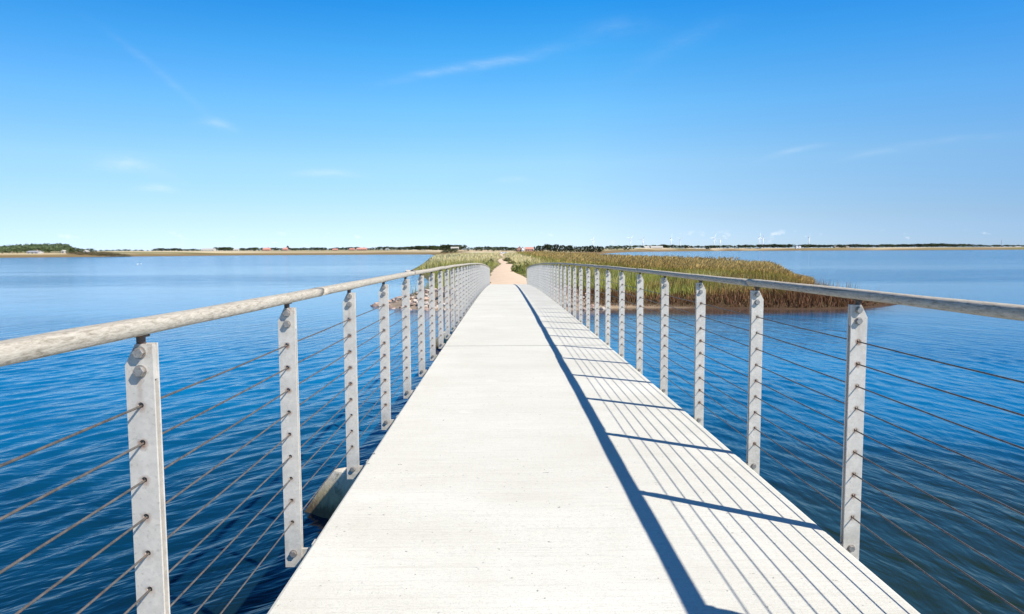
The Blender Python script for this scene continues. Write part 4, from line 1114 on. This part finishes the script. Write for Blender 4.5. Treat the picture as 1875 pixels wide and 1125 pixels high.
house(1458.5, 2430, 4.2, 452.0, 449.8, 'white', 'grey_roof', 'left one of the twin white gables on the right shore', 'house', 9, 0, False, True, 2)
house(1463.8, 2430, 4.2, 452.0, 449.8, 'white', 'grey_roof', 'right one of the twin white gables on the right shore', 'house', 9, 0, False, True, 2)
house(1540, 2520, 26, 451.8, 450.4, 'plaster', 'pale_roof', 'long low pale-roofed barn at the right shore skyline', 'barn', 16, 0, False, False, 5)
house(1862, 2330, 9, 453.8, 452.2, 'white', 'grey_roof', 'white house on the shore at the extreme right', 'house', 9, 0, False, False, 3)


# ------------------------------------------------------------------ wind turbines
def turbine(px, Y, hub, rot, label, R=23.0, yaw=0.0):
    x = at(px, Y); z = float(ground_z(np.array([x]), np.array([Y]))[0]) - 1; h = hgt(px, hub, Y) - z
    r = empty('wind_turbine', (x, Y, z), yaw); tag(r, label, 'wind turbine', 'wind turbines on the skyline')
    bm = bmesh.new(); cyl(bm, (0, 0, 0), 1.75, h - .8, 14, 'z', 1.0); bm_obj('tower', bm, MAT['white'], r, True)
    bm = bmesh.new(); box(bm, -1.3, 1.3, -2.2, 4.6, h - 1.2, h + 1.3); bmesh.ops.bevel(bm, geom=bm.edges[:], offset=.35, segments=2, affect='EDGES'); bm_obj('nacelle', bm, MAT['white'], r)
    bm = bmesh.new(); cyl(bm, (0, -2.25, h), 1.15, -1.5, 12, 'y', .45); hb = bm_obj('hub', bm, MAT['white'], r, True)
    for k in range(3):
        a = rot + k * 2 * PI / 3; ux, uz = math.sin(a), math.cos(a); bm = bmesh.new(); prev = None
        for t, c, th in ((.03, .7, .6), (.12, 1.5, .5), (.22, 2.1, .42), (.6, 1.4, .26), (.95, .75, .12), (1.0, .3, .06)):
            rr_ = t * R; cx, cz = ux * rr_, h + uz * rr_; nx_, nz_ = uz, -ux
            ring = [bm.verts.new((cx + nx_ * c * .62, -3.0, cz + nz_ * c * .62)), bm.verts.new((cx, -3.0 - th, cz)), bm.verts.new((cx - nx_ * c * .38, -3.0, cz - nz_ * c * .38)), bm.verts.new((cx, -3.0 + th, cz))]
            if prev:
                for i in range(4): bm.faces.new((prev[i], prev[(i + 1) % 4], ring[(i + 1) % 4], ring[i]))
            else: bm.faces.new(ring[::-1])
            prev = ring
        bm.faces.new(prev); bmesh.ops.recalc_face_normals(bm, faces=bm.faces[:]); bm_obj('blade', bm, MAT['white'], hb)


turbine(1085.3, 3000, 439, .35, 'lone white wind turbine over the right end of the pine wood', 14, .5)
turbine(1153.9, 2950, 437.3, .75, 'white wind turbine, left one of the first pair right of the pines', 19, .3)
turbine(1177, 2950, 439.0, .45, 'white wind turbine, right one of the first pair right of the pines', 20, -.3)
turbine(1228.5, 3000, 436.8, 0.05, 'white wind turbine with one blade straight up, second pair', 21, .9)
turbine(1245, 3000, 438.0, .95, 'white wind turbine standing right beside the straight-up one', 19, -.2)
turbine(1307, 3000, 435.8, .45, 'tall white wind turbine, left one of the third pair', 22, .2)
turbine(1318.6, 3050, 438, .55, 'white wind turbine, right one of the third pair', 20, -.35)
turbine(1390.6, 3000, 434.6, .0, 'white wind turbine, left one of the crowded pair before the last', 20, .6)
turbine(1397.2, 3050, 436.8, .1, 'white wind turbine whose blades cross its left neighbour', 20, -.5)
turbine(1480.8, 3000, 435.2, .2, 'lone white wind turbine standing far right of the others', 18, 1.0)
x_ = at(1833, 2600); bm = bmesh.new(); z_ = float(ground_z(np.array([x_]), np.array([2600.]))[0]); cyl(bm, (x_, 2600, z_), 1.0, hgt(1833, 440, 2600) - z_, 8, 'z', .6)
tag(bm_obj('mast', bm, MAT['silver']), 'thin grey mast over the shore at the extreme right', 'mast')


# ------------------------------------------------------------------ small things
def swan(px, py, label, rz):
    x, y = water_pt(px, py); r = empty('swan', (x, y, 0), rz); tag(r, label, 'swan', 'swans on the lake'); r.scale = (.6, .6, .6)
    me = bpy.data.meshes.new('body'); vs = [(-.62, 0, .22), (-.35, 0, .16), (0, 0, .17), (.32, 0, .18), (.46, 0, .36), (.44, 0, .58), (.40, 0, .74), (.50, 0, .84), (.63, 0, .80)]
    me.from_pydata(vs, [(i, i + 1) for i in range(8)], []); o = link('body', me, r, MAT['feather'])
    sk = o.modifiers.new('skin', 'SKIN')
    for v, rad in zip(me.skin_vertices[0].data if me.skin_vertices else [], []): pass
    bm = bmesh.new(); bm.from_mesh(me); lay = bm.verts.layers.skin.verify(); bm.verts.ensure_lookup_table()
    for v, rad in zip(bm.verts, (.06, .20, .25, .17, .07, .05, .05, .065, .035)): v[lay].radius = (rad, rad); v[lay].use_root = False
    bm.verts[2][lay].use_root = True; bm.to_mesh(me); bm.free(); o.modifiers.new('smooth', 'SUBSURF').levels = 1
    bm = bmesh.new(); cyl(bm, (.65, 0, .79), .03, .1, 6, 'x', .008); bm_obj('beak', bm, MAT['beak'], r)


swan(251.5, 484.8, 'white swan on the left bay, the left one of two', .2)
swan(258.6, 484.4, 'white swan on the left bay, the right one of two', 2.6)


def car(px, Y, label, paint, rz=0.0):
    x = at(px, Y); z = float(ground_z(np.array([x]), np.array([Y]))[0]); r = empty('parked_car', (x, Y, z), rz); tag(r, label, 'car', 'cars at the end of the path')
    bm = bmesh.new(); prof = [(-2.1, .35), (2.1, .35), (2.15, .75), (1.25, .92), (.6, 1.42), (-1.3, 1.46), (-2.0, .98), (-2.15, .7)]
    A = [bm.verts.new((p, -.82, q)) for p, q in prof]; B = [bm.verts.new((p, .82, q)) for p, q in prof]
    for i in range(8): bm.faces.new((A[i], A[(i + 1) % 8], B[(i + 1) % 8], B[i]))
    bm.faces.new(A[::-1]); bm.faces.new(B); bmesh.ops.recalc_face_normals(bm, faces=bm.faces[:]); bm_obj('body', bm, MAT[paint], r)
    bm = bmesh.new(); pr = [(1.05, .95), (.55, 1.34), (-1.2, 1.38), (-1.7, .98)]; A = [bm.verts.new((p, -.835, q)) for p, q in pr]; B = [bm.verts.new((p, .835, q)) for p, q in pr]
    bm.faces.new(A); bm.faces.new(B[::-1])
    for i in range(4): bm.faces.new((A[i], A[(i + 1) % 4], B[(i + 1) % 4], B[i]))
    bm_obj('window', bm, MAT['dark'], r)
    for wx in (-1.3, 1.35):
        for sy in (-1, 1):
            bm = bmesh.new(); cyl(bm, (wx, sy * .72, .34), .34, sy * .14, 14, 'y'); bm_obj('wheel', bm, MAT['tyre'], r)


car(921.5, 560, 'white car parked where the path ends, left of the two', 'white', .3)
car(926.5, 600, 'white car parked where the path ends, right of the two', 'white', -.2)
